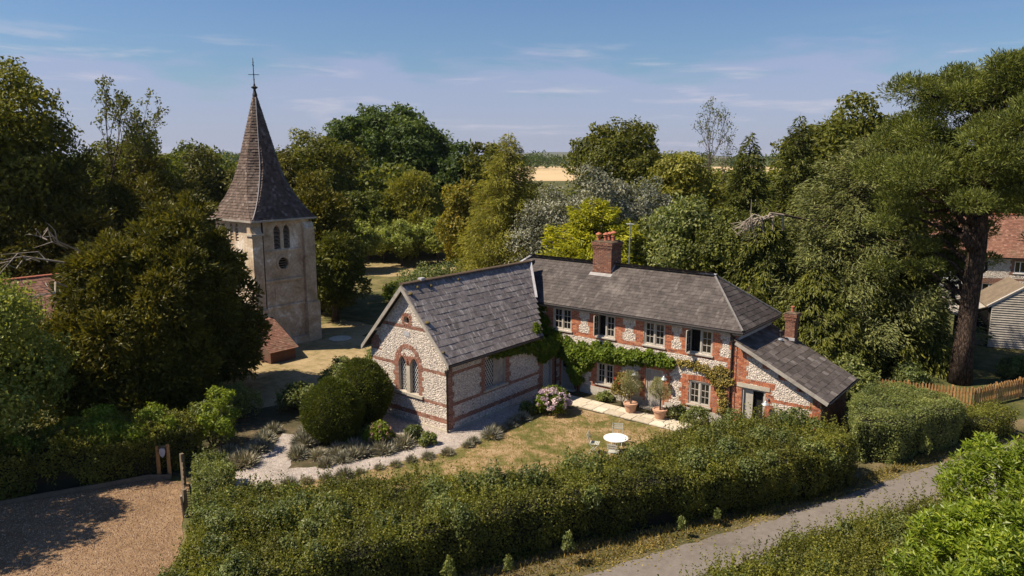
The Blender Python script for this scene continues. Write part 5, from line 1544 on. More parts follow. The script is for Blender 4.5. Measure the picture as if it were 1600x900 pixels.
def big_pine():
    g = np.random.default_rng(60)
    o = empty('pine_tree', (16.4, 22.4, 0), 'huge pine with thick red-brown trunk and flat-topped crown at right', 'tree')
    tb = B()
    tp = [np.array(p) for p in ((0, 0, -.2), (.0, 0, 2.5), (.06, .04, 5), (.15, .1, 7.5), (.05, .0, 10), (-.15, -.1, 12.5), (-.3, -.1, 15.2))]
    tb.tube(tp, [.60, .46, .43, .40, .34, .25, .10], 14)
    tb.tube([(.0, -.55, 7.3), (-.3, -.85, 7.8), (-.35, -.95, 8.5)], [.30, .2, .1], 8)
    pads = []
    for k in range(105):
        zf = g.random()
        z = 9.4 + 7.0 * zf ** .9
        az = g.uniform(0, 6.283)
        R0 = 5.3 * math.sqrt(max(.05, 1 - ((z - 11.6) / 5.4) ** 2))
        rad = R0 * g.uniform(.35, 1.0)
        pads.append((rad * math.cos(az), rad * math.sin(az), z - .06 * rad, g.uniform(.75, 1.35)))
    for k in range(30):
        az = g.normal(2.46, .7); rad = g.uniform(1.8, 4.8)
        pads.append((rad * math.cos(az), rad * math.sin(az), g.uniform(5.0, 9.0), g.uniform(.5, .95)))
    pads = np.array(pads)
    for x, y, z, r in pads[::2]:
        t = min(.93, max(.25, (z - 1.3) / 15.2)); i = min(5, int(t * 6)); a = tp[i] + (tp[i + 1] - tp[i]) * (t * 6 - i)
        tb.tube(limb_path(g, a, (x, y, z - .2 * r), 5, .16), [.17, .13, .10, .07, .05, .02], 6, False)
    link('trunk', np_mesh('trunk', tb.V, tb.F, smooth=True), M['barkred'], o)
    lv = Leaves(g)
    n = 125000
    w = pads[:, 3] ** 2; idx = np.repeat(np.arange(len(pads)), (n * w / w.sum()).astype(int))
    d = unit(g.normal(size=(len(idx), 3)) + np.array([0, 0, .35]))
    rr = pads[idx, 3] * (1 - .5 * g.random(len(idx)) ** 1.6) * (1 + .2 * np.sin(6 * d[:, 0] + idx) * np.sin(6 * d[:, 1] + idx))
    P = pads[idx, :3] + d * rr[:, None] * np.array([1, 1, .55])
    ax = d + np.array([0, 0, .5])
    lv.add(P, d, .25, .055, axis=ax, tilt=.6)
    link('crown', lv.mesh('crown'), M['pine'], o)
big_pine()
def dead_heap():
    g = np.random.default_rng(61)
    o = empty('dead_tree', (6.3, 20.6, 0), 'bleached dead branches arching out of the conifers behind the lean-to', 'dead tree')
    b = B(); b.tube([(9.0, 25.0, 0), (8.9, 24.6, 5), (7.8, 23.0, 8.2), (6.9, 21.2, 8.6)], [.2, .16, .1, .06], 7); b.part('trunk', M['bark'], o)
    for k in range(7):
        s = np.array([6.9 - .2 * k, 21.1 - .16 * k, 8.6 - .05 * k]); e = np.array([5.0 + .2 * g.normal(), 19.2 + .5 * g.normal(), 7.7 + .25 * g.normal()])
        q = B(); q.tube(limb_path(g, s, e, 6, .2), [.07, .06, .05, .045, .035, .025, .012], 5)
        for j in range(3):
            t = g.uniform(.3, .8); p = s + (e - s) * t; q.tube([p, p + g.normal(0, .35, 3), p + g.normal(0, .5, 3) + np.array([0, 0, -.3])], [.03, .02, .008], 4, False)
        q.part('branch', M['deadwood'], o)
    for k in range(4):
        q = B(); x = 5.4 + .5 * k; q.tube([(x, 20.2 + .3 * k, 8.5), (x + .05, 20.25 + .3 * k, 7.7)], .06, 6); q.part('stub', M['deadwood'], o)
dead_heap()
# ---- far woods: one mass nobody could count
def woods(name, label, spots, leaf, L, per, seed):
    g = np.random.default_rng(seed)
    lv = Leaves(g)
    C = []; rd = []
    for x, y, h, r in spots:
        k = 7
        d = fib(k, g); d[:, 2] = np.abs(d[:, 2])
        C.append(d * np.array([r * .6, r * .6, h * .42]) + np.array([x, y, h * .42])); rd.append(np.full(k, max(r, h * .3) * .52) * g.uniform(.8, 1.2, k))
    C = np.concatenate(C); rd = np.concatenate(rd)
    puffs(lv, C, rd, per * len(spots), L, L * .7, g)
    o = link(name, lv.mesh(name), M[leaf]); tag(o, label, 'woodland', kind='stuff')
gq = np.random.default_rng(70)
HEAD = R(38.6)
def polar(az, d): return (21.6 - d * math.sin(HEAD - az), -22.55 + d * math.cos(HEAD - az))
sp = []
for k in range(150):
    az = R(gq.uniform(-37, 37)); d = gq.uniform(620, 760)
    x, y = polar(az, d); sp.append((x, y, gq.uniform(9, 14.5), gq.uniform(6, 12)))
woods('far_wood', 'hazy tree line beyond the pale stubble field', sp, 'oak', 2.2, 160, 71)
sp = []
for k in range(130):
    a = gq.uniform(-40, 40)
    if -6.6 < a < 6.4: continue
    d = gq.uniform(95, 190)
    x, y = polar(R(a), d); sp.append((x, y, gq.uniform(7, 11.2), gq.uniform(4, 7)))
woods('distant_woodland', 'continuous woodland behind the garden trees', sp, 'broad', .75, 900, 72)
sp = []
for k in range(60):
    a = gq.uniform(-7, 7); d = gq.uniform(98, 170)
    x, y = polar(R(a), d); sp.append((x, y, gq.uniform(3.0, 5.0), gq.uniform(3, 5)))
woods('field_edge_scrub', 'low scrub between the orchard and the stubble field', sp, 'olive', .6, 500, 73)
# understorey filling the garden behind the buildings
def shrubs(seed, spots, leaf, labels, name='garden_shrub', L=.17, n=5000, npuff=14):
    for k, (x, y, r, h) in enumerate(spots):
        o = empty(name, (x, y, 0), labels[k], 'shrub')
        link('foliage', bush_mesh(seed + k, r, h, n, L, npuff), M[leaf], o)
        b = B()
        for j in range(5): a = j * 1.26; b.tube([(x, y, -.05), (x + r * .25 * math.cos(a), y + r * .25 * math.sin(a), h * .3), (x + r * .45 * math.cos(a), y + r * .45 * math.sin(a), h * .6)], [.04, .03, .01], 4, False)
        b.part('stems', M['bark'], o)
shrubs(200, [(-9.6, 8.4, 2.4, 3.0), (-12.3, 12.0, 2.6, 3.6), (-8.3, 12.5, 2.6, 3.4), (-15.5, 15.0, 2.8, 4.0)], 'hedge2',
       ['grey-green shrub close behind the chapel ridge', 'grey-green shrub right of the round pale slab', 'shrub behind the left end of the cottage roof', 'tall shrub below the dark evergreen right of the tower'], n=11000, npuff=22)
shrubs(210, [(-15.8, 19.5, 1.8, 2.2), (-19.5, 19.0, 1.5, 1.5), (-23.5, 19.5, 1.6, 1.5), (-12.6, 19.5, 1.8, 2.6)], 'bright',
       ['bright leafy shrub below the larch', 'bright fern-like shrub in front of the orchard', 'bright shrub at the left corner of the orchard', 'yellow-green shrub at the foot of the silver trees'], n=8000, npuff=18)
shrubs(220, [(-6.8, -.2, 1.0, 1.1), (-7.6, -2.2, 1.1, 1.2), (-8.2, .8, 1.3, 1.5), (-8.6, -5.0, 1.2, 1.5), (-6.6, -7.3, 1.1, 1.8), (-7.7, 3.4, 1.5, 1.8)], 'hedge2',
       ['low shrub at the left corner of the chapel gable', 'low dark shrub behind the rear yew ball', 'shrub on the edge of the churchyard grass', 'shaded shrub at the foot of the big yew', 'leafy shrub behind the gravel path gate', 'shrub left of the chapel below the roof edge'], n=4500, L=.12)
shrubs(230, [(12.6, 15.2, 1.3, 2.0), (9.9, 14.6, 1.2, 2.4), (14.4, 20.4, .9, 1.0), (18.8, 25.5, 1.0, .9), (20.6, 27.5, 1.2, .9)], 'hedge2',
       ['bright shrub between the lean-to and the picket fence', 'shrub tucked behind the lean-to chimney', 'glossy shrub behind the picket fence near the pine trunk', 'leafy plant in front of the weatherboarded shed', 'strappy green plant right of the pine trunk'], n=5000, L=.16)

# ============================================================ HEDGES AND CLIPPED YEWS
def flat(h): return lambda x, y: np.full(np.shape(x), h)
FRONT = [(2.8, -13.3), (4.2, -15.0), (5.5, -14.7), (6.95, -11.25), (7.95, -8.35), (9.95, -4.45), (12.35, -.55), (13.8, 1.75), (15.5, 5.2), (14.6, 6.5), (13.2, 6.5), (11.3, 4.9), (9.7, 2.4), (8.9, -1.8), (7.0, -4.9), (4.3, -6.9), (2.5, -9.2), (.6, -10.9), (.6, -11.7)]
hedge('garden_hedge', FRONT, lambda x, y: 1.75 + .012 * (y + 8), 620, .085, 'hedge', 'long shaggy mixed hedge between the lawn and the lane', lump=.27, seed=80, sprigs=1500, spr_h=.7, mounds=60, mleaf='hedge2')
hedge('privet_hedge', [(14.8, 7.6), (16.2, 8.3), (17.9, 12.2), (17.2, 13.3), (15.4, 13.9), (13.9, 12.6), (13.9, 9.6)], flat(1.95), 700, .08, 'hedge2', 'dense clipped hedge block between lean-to and picket fence', lump=.18, seed=81, sprigs=60)
hedge('hedge_tail', [(17.4, 12.4), (18.6, 12.9), (19.6, 15.0), (18.6, 15.8), (17.2, 14.2)], flat(1.2), 520, .08, 'hedge', 'low scruffy shrub at the lane end of the clipped hedge block', lump=.25, seed=82, sprigs=80, cat='shrub')
hedge('drive_hedge', [(-7.6, -15.3), (-6.2, -12.2), (-5.2, -10.2), (-5.3, -8.3), (-7.6, -9.0), (-9.2, -11.6), (-9.6, -15.6)], lambda x, y: 1.9 + 0 * x, 620, .095, 'hedge', 'leafy hedge along the back of the gravel drive', lump=.34, seed=83, sprigs=260, mounds=18, mleaf='bright')
hedge('gate_shrub', [(-3.6, -9.7), (-2.4, -10.4), (-.9, -11.2), (-.5, -10.3), (-2.0, -9.0), (-3.2, -8.7)], lambda x, y: 1.15 + .1 * np.sin(3 * x), 620, .09, 'hedge2', 'loose shrub growing over the old garden gate', lump=.22, seed=84, sprigs=90, cat='shrub')
hedge('lane_hedge', [(13.2, -9.2), (14.0, -6.4), (15.2, -3.2), (16.3, -.8), (17.7, 1.4), (18.9, 3.2), (20.4, 2.0), (19.4, -1.6), (17.6, -6.2), (15.6, -10.6)], lambda x, y: 1.35 + .03 * (y + 5), 800, .078, 'hedge', 'small-leaved hedge on the near side of the lane', lump=.36, seed=85, sprigs=1500, spr_h=.85, mounds=34, mleaf='hedge2')
def laurel():
    g = np.random.default_rng(86)
    o = empty('laurel_bush', (21.0, -.5, 0), 'glossy bright laurel filling the lower right corner', 'shrub')
    lv = Leaves(g)
    C = []
    for k in range(70):
        x = g.uniform(18.9, 23.2); y = g.uniform(-6.5, 6.0)
        top = 3.1 - .35 * max(0, 20.2 - x) - .02 * abs(y)
        C.append((x - 21, y + .5, g.uniform(.6, 1) * top - .3))
    C = np.array(C)
    # whorls of long leaves on upright shoots
    n = 5200
    k = g.integers(0, len(C), n); d = unit(g.normal(size=(n, 3)) + np.array([-.25, -.2, .55]))
    base = C[k] + d * .72 * (1 - .4 * g.random((n, 1)) ** 1.5)
    per = 9
    b2 = np.repeat(base, per, 0); dd = np.repeat(d, per, 0)
    sh = unit(dd * .5 + np.array([0, 0, .9]))
    t = np.tile(np.arange(per) / per, n)[:, None]
    b2 = b2 + sh * t * .22
    az = np.tile(np.arange(per) * 2.4, n) + np.repeat(g.uniform(0, 6, n), per)
    out = np.stack([np.cos(az), np.sin(az), .35 + .8 * t[:, 0]], 1)
    nr = np.stack([-.4 * np.cos(az), -.4 * np.sin(az), np.ones_like(az)], 1)
    lv.add(b2, nr, .19, .068, axis=out, tilt=.18, fold=.2)
    link('foliage', lv.mesh('foliage'), M['laurel'], o)
    b = B()
    for k in range(12): x, y = C[k][0] + 21, C[k][1] - .5; b.tube([(21 + (x - 21) * .4, -.5 + (y + .5) * .6, 0), (x, y, C[k][2])], [.06, .02], 5, False)
    b.part('stems', M['bark'], o)
laurel()
def yew_ball(x, y, r, h, seed, label):
    g = np.random.default_rng(seed)
    o = empty('clipped_yew', (x, y, 0), label, 'topiary')
    n = 26000
    d = unit(g.normal(size=(n, 3))); d[:, 2] = d[:, 2] * .97 + .03
    rr = 1 + .07 * np.sin(3.1 * d[:, 0] + seed) * np.sin(2.7 * d[:, 1] + 2 * d[:, 2]) + .05 * np.sin(7 * d[:, 0] + seed) * np.sin(6 * d[:, 1] + 3) + .035 * np.sin(15 * d[:, 0]) * np.sin(13 * d[:, 2]) - .2 * g.random(n) ** 2 + .06 * (g.random(n) > .94)
    w = 1 - .22 * np.clip(d[:, 2], 0, 1) ** 2
    P = np.stack([d[:, 0] * r * rr * w, d[:, 1] * r * rr * w, h * .5 + d[:, 2] * h * .5 * rr], 1)
    P = P[P[:, 2] > .02]; d = unit(P - np.array([0, 0, h * .45]))
    lv = Leaves(g); lv.add(P, d, .10, .035, axis=d + np.array([0, 0, .25]), tilt=.5)
    link('foliage', lv.mesh('foliage'), M['yewclip'], o)
    b = B(); b.lathe((x, y, 0), [(r * .3, 0), (r * .6, h * .15), (r * .82, h * .4), (r * .72, h * .7), (r * .4, h * .88), (.02, h * .93)], 16); b.part('branches', M['core'], o)
yew_ball(-3.0, -3.8, 1.28, 2.75, 90, 'nearer and lower of the two clipped yew balls by the gravel path')
yew_ball(-3.7, -1.6, 1.30, 3.0, 91, 'taller clipped yew ball close to the chapel gable')

# ============================================================ GARDEN PLANTS
def lavender_mesh(seed, r=.34, h=.36):
    g = np.random.default_rng(seed)
    lv = Leaves(g)
    n = 420
    d = unit(g.normal(size=(n, 3)) + np.array([0, 0, .7])); d[:, 2] = np.abs(d[:, 2])
    P = d * np.array([r * .45, r * .45, h * .3])
    lv.add(P, np.cross(d, g.normal(size=(n, 3))), h * .85, .035, axis=d, tilt=.16)
    return lv.mesh('lavender')
lavs = [lavender_mesh(300 + k, .36 + .08 * k, .34 + .05 * k) for k in range(3)]
def lavender(spots, size, label):
    for k, (x, y) in enumerate(spots):
        o = link('lavender_bush', lavs[k % 3], M['lavender'], None, (x, y, .0)); s = random.uniform(.8, 1.25) * size
        o.scale = (s, s, s * random.uniform(.85, 1.15)); o.rotation_euler = (0, 0, random.uniform(0, 6))
        tag(o, label, 'lavender', label.replace('small ', '').replace('bush', 'bushes'))
def along(pts, st, jit, seed):
    g = np.random.default_rng(seed); out = []
    for a, b in zip(pts[:-1], pts[1:]):
        a = np.array(a); b = np.array(b); n = max(1, int(np.linalg.norm(b - a) / st))
        for i in range(n): out.append(tuple(a + (b - a) * (i + .5) / n + g.normal(0, jit, 2)))
    return out
lavender(along([(-2.0, -9.0), (-.35, -6.75), (.75, -4.2), (1.65, -1.5)], .62, .08, 1), .62, 'small lavender bush on the lawn side of the pale gravel path')
lavender(along([(1.75, -.9), (1.65, 1.0), (1.45, 3.6)], .48, .10, 2), .85, 'lavender bush edging the lawn beside the chapel long wall')
lavender(along([(-1.7, -5.7), (-1.3, -5.0), (-.55, -3.4), (-.2, -2.1)], .42, .10, 3) + along([(-2.2, -5.4), (-1.7, -4.2), (-1.0, -3.2)], .42, .14, 4), 1.0, 'grey lavender bush between the yew balls and the gravel path')
lavender( along([(-4.5, -8.7), (-3.9, -7.8), (-5.5, -5.4)], .5, .2, 5) + along([(-5.1, -8.2), (-4.7, -7.0), (-6.0, -4.6)], .5, .2, 6) + along([(-5.2, -3.4), (-4.4, -4.2), (-2.7, -6.0)], .5, .10, 7), 1.0, 'shaded lavender bush left of the nearer yew ball by the path fork')
def flowering(x, y, r, h, leaf, fl, label, cat, seed, heads, hr, n=2600, L=.11, spire=False, name='hydrangea'):
    g = np.random.default_rng(seed)
    o = empty(name, (x, y, 0), label, cat)
    link('foliage', bush_mesh(seed, r, h, n, L, 18, pf=.42), M[leaf], o)
    d = unit(g.normal(size=(heads, 3)) + np.array([.1, -.2, .75])); d[:, 2] = np.abs(d[:, 2])
    C = np.array([0, 0, h * .42]) + d * np.array([r * .97, r * .97, h * .58])
    lv = Leaves(g)
    per = 34
    CC = np.repeat(C, per, 0); dd = unit(g.normal(size=(len(CC), 3)) + (0 if spire else .4) * np.repeat(d, per, 0))
    sc = np.array([.35, .35, 1.8]) if spire else np.array([1, 1, .8])
    lv.add(CC + dd * hr * sc * g.uniform(.75, 1, (len(CC), 1)), dd, hr * .75, hr * .6, tilt=.3)
    sh = np.repeat(g.normal(0, .22, heads), per); lv.R[0] = np.clip(lv.R[0] + sh, 0, 1)
    c = link('flower_heads', lv.mesh('flower_heads'), M[fl], o); c['kind'] = 'stuff'
    b = B()
    for j in range(5): a = j * 1.26; b.tube([(x, y, -.02), (x + r * .4 * math.cos(a), y + r * .4 * math.sin(a), h * .5)], [.02, .01], 4, False)
    b.part('stems', M['bark'], o)
flowering(2.05, 5.0, .88, 1.15, 'vine', 'pinkfl', 'round hydrangea covered in pink and lilac flower heads on the lawn edge', 'hydrangea', 310, 62, .115, 4200, .13)
flowering(-1.25, -2.9, .62, .95, 'bright', 'spirefl', 'upright plant with pink flower spires beside the yew ball', 'flower plant', 311, 26, .07, 2600, .12, True, 'pink_flower_plant')
flowering(4.25, 7.75, .55, 1.75, 'climber', 'redfl', 'bushy rose with red blooms left of the first potted olive', 'rose bush', 312, 9, .06, 3800, .09, False, 'rose_bush')
shrubs(320, [(-2.3, -2.7, .55, .5), (-.6, -1.5, .5, .5), (.3, -1.55, .42, .42), (3.1, 7.95, .5, .35), (7.1, 7.75, .7, .5), (8.3, 7.5, .7, .8), (1.3, 4.1, .42, .5)], 'hedge2',
       ['grassy plant at the foot of the nearer yew ball', 'low green plant beside the pink flower spires', 'small green plant at the chapel corner', 'low plant under the small cottage window', 'leafy plant right of the second potted olive', 'leafy plant below the right-hand cottage window', 'small green plant left of the hydrangea'], L=.11, n=1100, npuff=9, name='border_plant')
def sapling():
    o = T('sapling', broad_meshes(330, 2.9, .75, .5, 2600, .13, 16, .03, gap=.1), (-5.4, -7.6, 0), 'bright', 'slender sapling with bright leaves in the dark bed behind the gate')
sapling()
# climbers on the walls
def climber(name, label, blobs, leaf, n, L, seed, face, depth=.28, stems=()):
    """blobs: (u, v, r) on a wall; face maps (u, v, out) to world"""
    g = np.random.default_rng(seed)
    bl = np.array(blobs, float)
    x0 = np.array(face(bl[0][0], 0, 0)); o = empty(name, tuple(x0), label, 'climber')
    w = bl[:, 2] ** 2; idx = np.repeat(np.arange(len(bl)), np.maximum(10, (n * w / w.sum()).astype(int)))
    m = len(idx)
    a = g.uniform(0, 6.283, m); q = np.sqrt(g.random(m)) * (1 + .25 * np.sin(3 * a + idx))
    u = bl[idx, 0] + bl[idx, 2] * q * np.cos(a); v = bl[idx, 1] + bl[idx, 2] * q * np.sin(a) * .9
    d = .04 + depth * np.sqrt(np.clip(1 - q ** 2, 0, 1)) * (1 - .55 * g.random(m) ** 2) * np.minimum(1, bl[idx, 2] / .45) * (1 + .3 * np.sin(4 * u) * np.sin(5 * v))
    v = np.maximum(v, .05)
    e0 = np.array(face(0, 0, 0)); eu = np.array(face(1, 0, 0)) - e0; ev = np.array(face(0, 1, 0)) - e0; ed = np.array(face(0, 0, 1)) - e0
    P = e0 + u[:, None] * eu + v[:, None] * ev + d[:, None] * ed - x0
    lv = Leaves(g); lv.add(P, np.tile(ed * .8 + ev * .7, (m, 1)), L, L * .8, tilt=.6)
    link('foliage', lv.mesh('foliage'), M[leaf], o)
    b = B()
    for st in stems: b.tube([face(*p) for p in st], [.035] * (len(st) - 1) + [.012], 5)
    if stems: b.part('stem', M['bark'], o)
front_out = lambda u, v, d: (u, HY0 - d, v); side_out = lambda u, v, d: (d, u, v)
climber('wall_vine', 'lush green vine running across the middle of the cottage front', [(-1.3, 3.9, .38), (-1.2, 3.4, .5), (-.85, 2.9, .55), (-.2, 2.25, .7), (.45, 2.15, .6), (1.1, 1.95, .75), (1.75, 2.0, .65), (1.15, 1.2, .5), (1.2, .7, .34), (2.4, 2.25, .55), (3.0, 2.3, .5), (3.6, 2.3, .42), (4.2, 2.38, .4), (4.8, 2.46, .4), (5.4, 2.52, .40), (5.95, 2.5, .34), (6.35, 2.42, .25), (-1.3, 4.2, .22), (2.9, 2.7, .2)], 'vine', 15000, .15, 340, front_out, .5,
        [[(1.2, .02, .05), (1.15, 1.0, .1), (1.3, 1.9, .12), (3, 2.2, .08), (6.2, 2.4, .05)], [(1.1, .02, .06), (.5, 1.6, .1), (-1.2, 3.4, .06), (-1.3, 4.2, .05)]])
climber('eaves_vine', 'vine hanging below the chapel eave beside the garden door', [(2.9, 3.0, .2), (3.5, 2.98, .3), (4.2, 2.92, .32), (4.9, 2.9, .36), (5.6, 2.8, .42), (6.2, 2.7, .5), (6.7, 2.4, .55), (7.1, 2.2, .5), (7.7, 2.35, .5), (8.1, 2.5, .4), (6.3, 3.5, .3)], 'vine', 7000, .15, 341, side_out, .35,
        [[(8.1, .02, .05), (8.0, 1.8, .08), (6.5, 2.7, .08), (3.0, 3.0, .05)]])
climber('climbing_rose', 'thin brownish climber arching over the right-hand cottage window', [(6.9, 2.52, .22), (7.3, 2.55, .2), (7.7, 2.5, .24), (8.1, 2.42, .26), (8.45, 2.2, .28), (8.7, 1.9, .28), (8.9, 1.5, .24), (9.0, 2.45, .3), (9.15, 2.1, .3), (9.05, 1.1, .26), (9.0, .7, .26), (8.7, 2.5, .25), (6.5, 2.45, .15)], 'climber', 2300, .09, 342, front_out, .16,
        [[(9.0, .02, .05), (8.95, 1.2, .06), (8.5, 2.2, .06), (7.0, 2.5, .05)]])
# olives in pots
def potted_olive(x, y, s, seed, label):
    o = empty('potted_olive', (x, y, .05), label, 'potted tree')
    b = B(); b.lathe((x, y, .05), [(.20, 0), (.22, .02), (.30, .36), (.335, .37), (.345, .46), (.30, .47), (.27, .42), (.0, .42)], 22); b.part('pot', M['terra'], o)
    b = B(); b.lathe((x, y, .38), [(.27, 0), (.27, .06), (.0, .07)], 16); b.part('soil', M['core'], o)
    g = np.random.default_rng(seed)
    t = B(); t.tube([(x, y, .4), (x + .02, y, .8), (x - .02, y + .02, 1.25)], [.045, .038, .03], 7)
    for k in range(7): a = k * .9; t.tube([(x, y, 1.1), (x + .22 * math.cos(a), y + .22 * math.sin(a), 1.42), (x + .4 * math.cos(a), y + .4 * math.sin(a), 1.65)], [.02, .013, .005], 4, False)
    t.part('trunk', M['bark'], o)
    d = unit(g.normal(size=(16, 3))); C = d * np.array([.34, .34, .32]) * s + np.array([0, 0, 1.42])
    lv = Leaves(g); puffs(lv, C, np.full(16, .26 * s), 3600, .085, .026, g, outward=d, spray=True)
    link('crown', lv.mesh('crown'), M['oliveleaf'], o)
potted_olive(4.98, 7.25, 1.0, 350, 'olive tree in a terracotta pot left of the planked door')
potted_olive(6.48, 7.32, .9, 351, 'olive tree in a terracotta pot right of the planked door')

# ============================================================ GARDEN FURNITURE
def table():
    x, y = 7.0, 2.5
    o = empty('garden_table', (x, y, .02), 'round white garden table on the lawn', 'table')
    b = B(); b.lathe((x, y, .70), [(.46, 0), (.5, .004), (.5, .028), (.48, .034)], 36); b.part('table_top', M['white'], o)
    for k in range(3):
        a = k * 2.094 + .5
        b = B(); b.tube([(x + .32 * math.cos(a), y + .32 * math.sin(a), .70), (x + .06 * math.cos(a), y + .06 * math.sin(a), .42), (x + .36 * math.cos(a), y + .36 * math.sin(a), .02)], .014, 6); b.part('leg', M['white'], o)
    b = B(); b.tube([(x + .07 * math.cos(t), y + .07 * math.sin(t), .42) for t in np.linspace(0, 6.283, 13)], .01, 5); b.part('ring', M['white'], o)
table()
def chair(x, y, rz, label):
    o = empty('folding_chair', (x, y, .02), label, 'chair', 'folding chairs round the white table')
    o.rotation_euler = (0, 0, rz)
    def p(b, name): link(name, np_mesh(name, b.V, b.F), M['chairpaint'], o)
    for k in range(6): b = B(); yy = -.17 + k * .068; b.box(-.2, .2, yy, yy + .05, .44, .455); p(b, 'seat_slat')
    for z in (.62, .71, .80): b = B(); b.box(-.2, .2, .245 + (z - .44) * .18, .26 + (z - .44) * .18, z, z + .055); p(b, 'back_slat')
    for s in (-1, 1):
        b = B(); b.tube([(s * .21, -.24, 0), (s * .21, .19, .44), (s * .21, .30, .88)], .012, 6); p(b, 'leg')
        b = B(); b.tube([(s * .185, .27, 0), (s * .185, -.18, .44)], .012, 6); p(b, 'leg')
chair(6.55, 3.35, R(25), 'white folding chair on the cottage side of the round table')
chair(6.3, 2.05, R(112), 'white slatted chair on the left of the round table')
chair(7.35, 1.75, R(200), 'white chair on the hedge side of the round table')

# ============================================================ FENCES, GATE, SIGN
def picket_fence():
    o = empty('picket_fence', (17.4, 17.9, 0), 'brown wooden picket fence below the big pine', 'fence')
    pk = []
    b = B(); b.prism([(-.04, 0), (.04, 0), (.04, .92), (0, 1.02), (-.04, .92)], lambda u, v, d: (u, d, v), -.011, .011)
    me = np_mesh('picket', b.V, b.F); me.materials.append(M['wood'])
    runs = [((13.0, 16.8), (17.5, 17.95)), ((17.5, 17.95), (21.6, 26.6))]
    for a, c in runs:
        a = Vector((a[0], a[1], 0)); c = Vector((c[0], c[1], 0)); d = c - a; L = d.length; u = d.normalized(); nrm = Vector((u.y, -u.x, 0))
        ang = math.atan2(u.y, u.x)
        for z in (.28, .76):
            r = B(); r.bar(a + Vector((0, 0, z)), c + Vector((0, 0, z)), .04, .08); r.part('rail', M['wood'], o)
        n = int(L / .135)
        for i in range(n):
            q = a + u * (i + .5) * L / n + nrm * .034
            k = link('picket', me, None, o, q - ORG[o.name] + Vector((0, 0, random.uniform(.03, .06)))); k.rotation_euler = (0, random.gauss(0, .01), ang + random.gauss(0, .02)); k.scale = (1, 1, random.uniform(.97, 1.03))
        for i in range(int(L / 1.9) + 1):
            q = a + u * min(L, i * 1.9) - nrm * .06
            p = B(); p.box(q.x - .045, q.x + .045, q.y - .045, q.y + .045, 0, 1.08); p.part('post', M['wood'], o)
picket_fence()
def gate_sign():
    o = empty('post_sign', (-5.4, -10.0, 0), 'shield-shaped plaque on two timber posts in front of the drive hedge', 'sign')
    for x, y in ((-5.34, -10.18), (-5.14, -9.88)):
        b = B(); b.box(x - .05, x + .05, y - .05, y + .05, 0, 1.28); b.part('post', M['wood'], o)
    b = B(); b.bar((-5.34, -10.18, 1.2), (-5.14, -9.88, 1.2), .05, .12); b.part('rail', M['oldwood'], o)
    f = Vector((-5.24 + .07, -10.03 - .047, 0)); u = Vector((.2, .3, 0)).normalized(); nr = Vector((u.y, -u.x, 0))
    pts = [(-.09, .14), (-.11, .02), (-.07, -.12), (0, -.2), (.07, -.12), (.11, .02), (.09, .14), (0, .17)]
    b = B(); b.prism(pts, lambda a, v, d: tuple(f + u * a + nr * d + Vector((0, 0, 1.02 + v))), 0, .03); b.part('plaque', M['lead'], o)
gate_sign()
def old_gate():
    o = empty('garden_gate', (-3.0, -10.4, 0), 'old weathered picket gate half buried in the shrub by the drive', 'gate')
    a = Vector((-3.95, -9.95, 0)); c = Vector((-1.55, -11.15, 0)); u = (c - a).normalized()
    for t, h in ((0, 1.25), (1, 1.0)):
        q = a.lerp(c, t); b = B(); b.box(q.x - .06, q.x + .06, q.y - .06, q.y + .06, 0, h); b.part('post', M['oldwood'], o)
    for k in range(12):
        q = a.lerp(c, (k + .7) / 12.6); b = B(); b.box(q.x - .035, q.x + .035, q.y - .015, q.y + .015, .05, .95 + .04 * (k % 2)); b.part('picket', M['oldwood'], o)
    for z in (.3, .75): b = B(); b.bar(a + Vector((0, 0, z)), c + Vector((0, 0, z)), .035, .07); b.part('rail', M['oldwood'], o)
    e = Vector((-1.6, -11.2, 0)); b = B(); b.bar(e, e + Vector((.12, -.1, .85)), .05, .1); b.part('leaning_board', M['deadwood'], o)
old_gate()
def edging():
    o = empty('timber_edging', (-6.4, -12.6, 0), 'dark timber boards edging the gravel drive below the hedge', 'edging')
    pts = [(-7.6, -15.2), (-6.9, -13.5), (-6.1, -11.8), (-5.55, -10.5), (-4.9, -9.95)]
    for p, q in zip(pts[:-1], pts[1:]): b = B(); b.bar((p[0], p[1], .07), (q[0], q[1], .07), .06, .2); b.part('board', M['oldwood'], o)
edging()
def round_slab():
    o = link('round_slab', None or np_mesh('round_slab', *(lambda b: (b.V, b.F))(B().lathe((0, 0, 0), [(.72, 0), (.74, .02), (.74, .06), (.70, .08)], 28))), M['slabstone'], None, (-17.3, 7.9, .0))
    tag(o, 'pale round stone slab on the grass right of the church tower', 'stone slab')
round_slab()

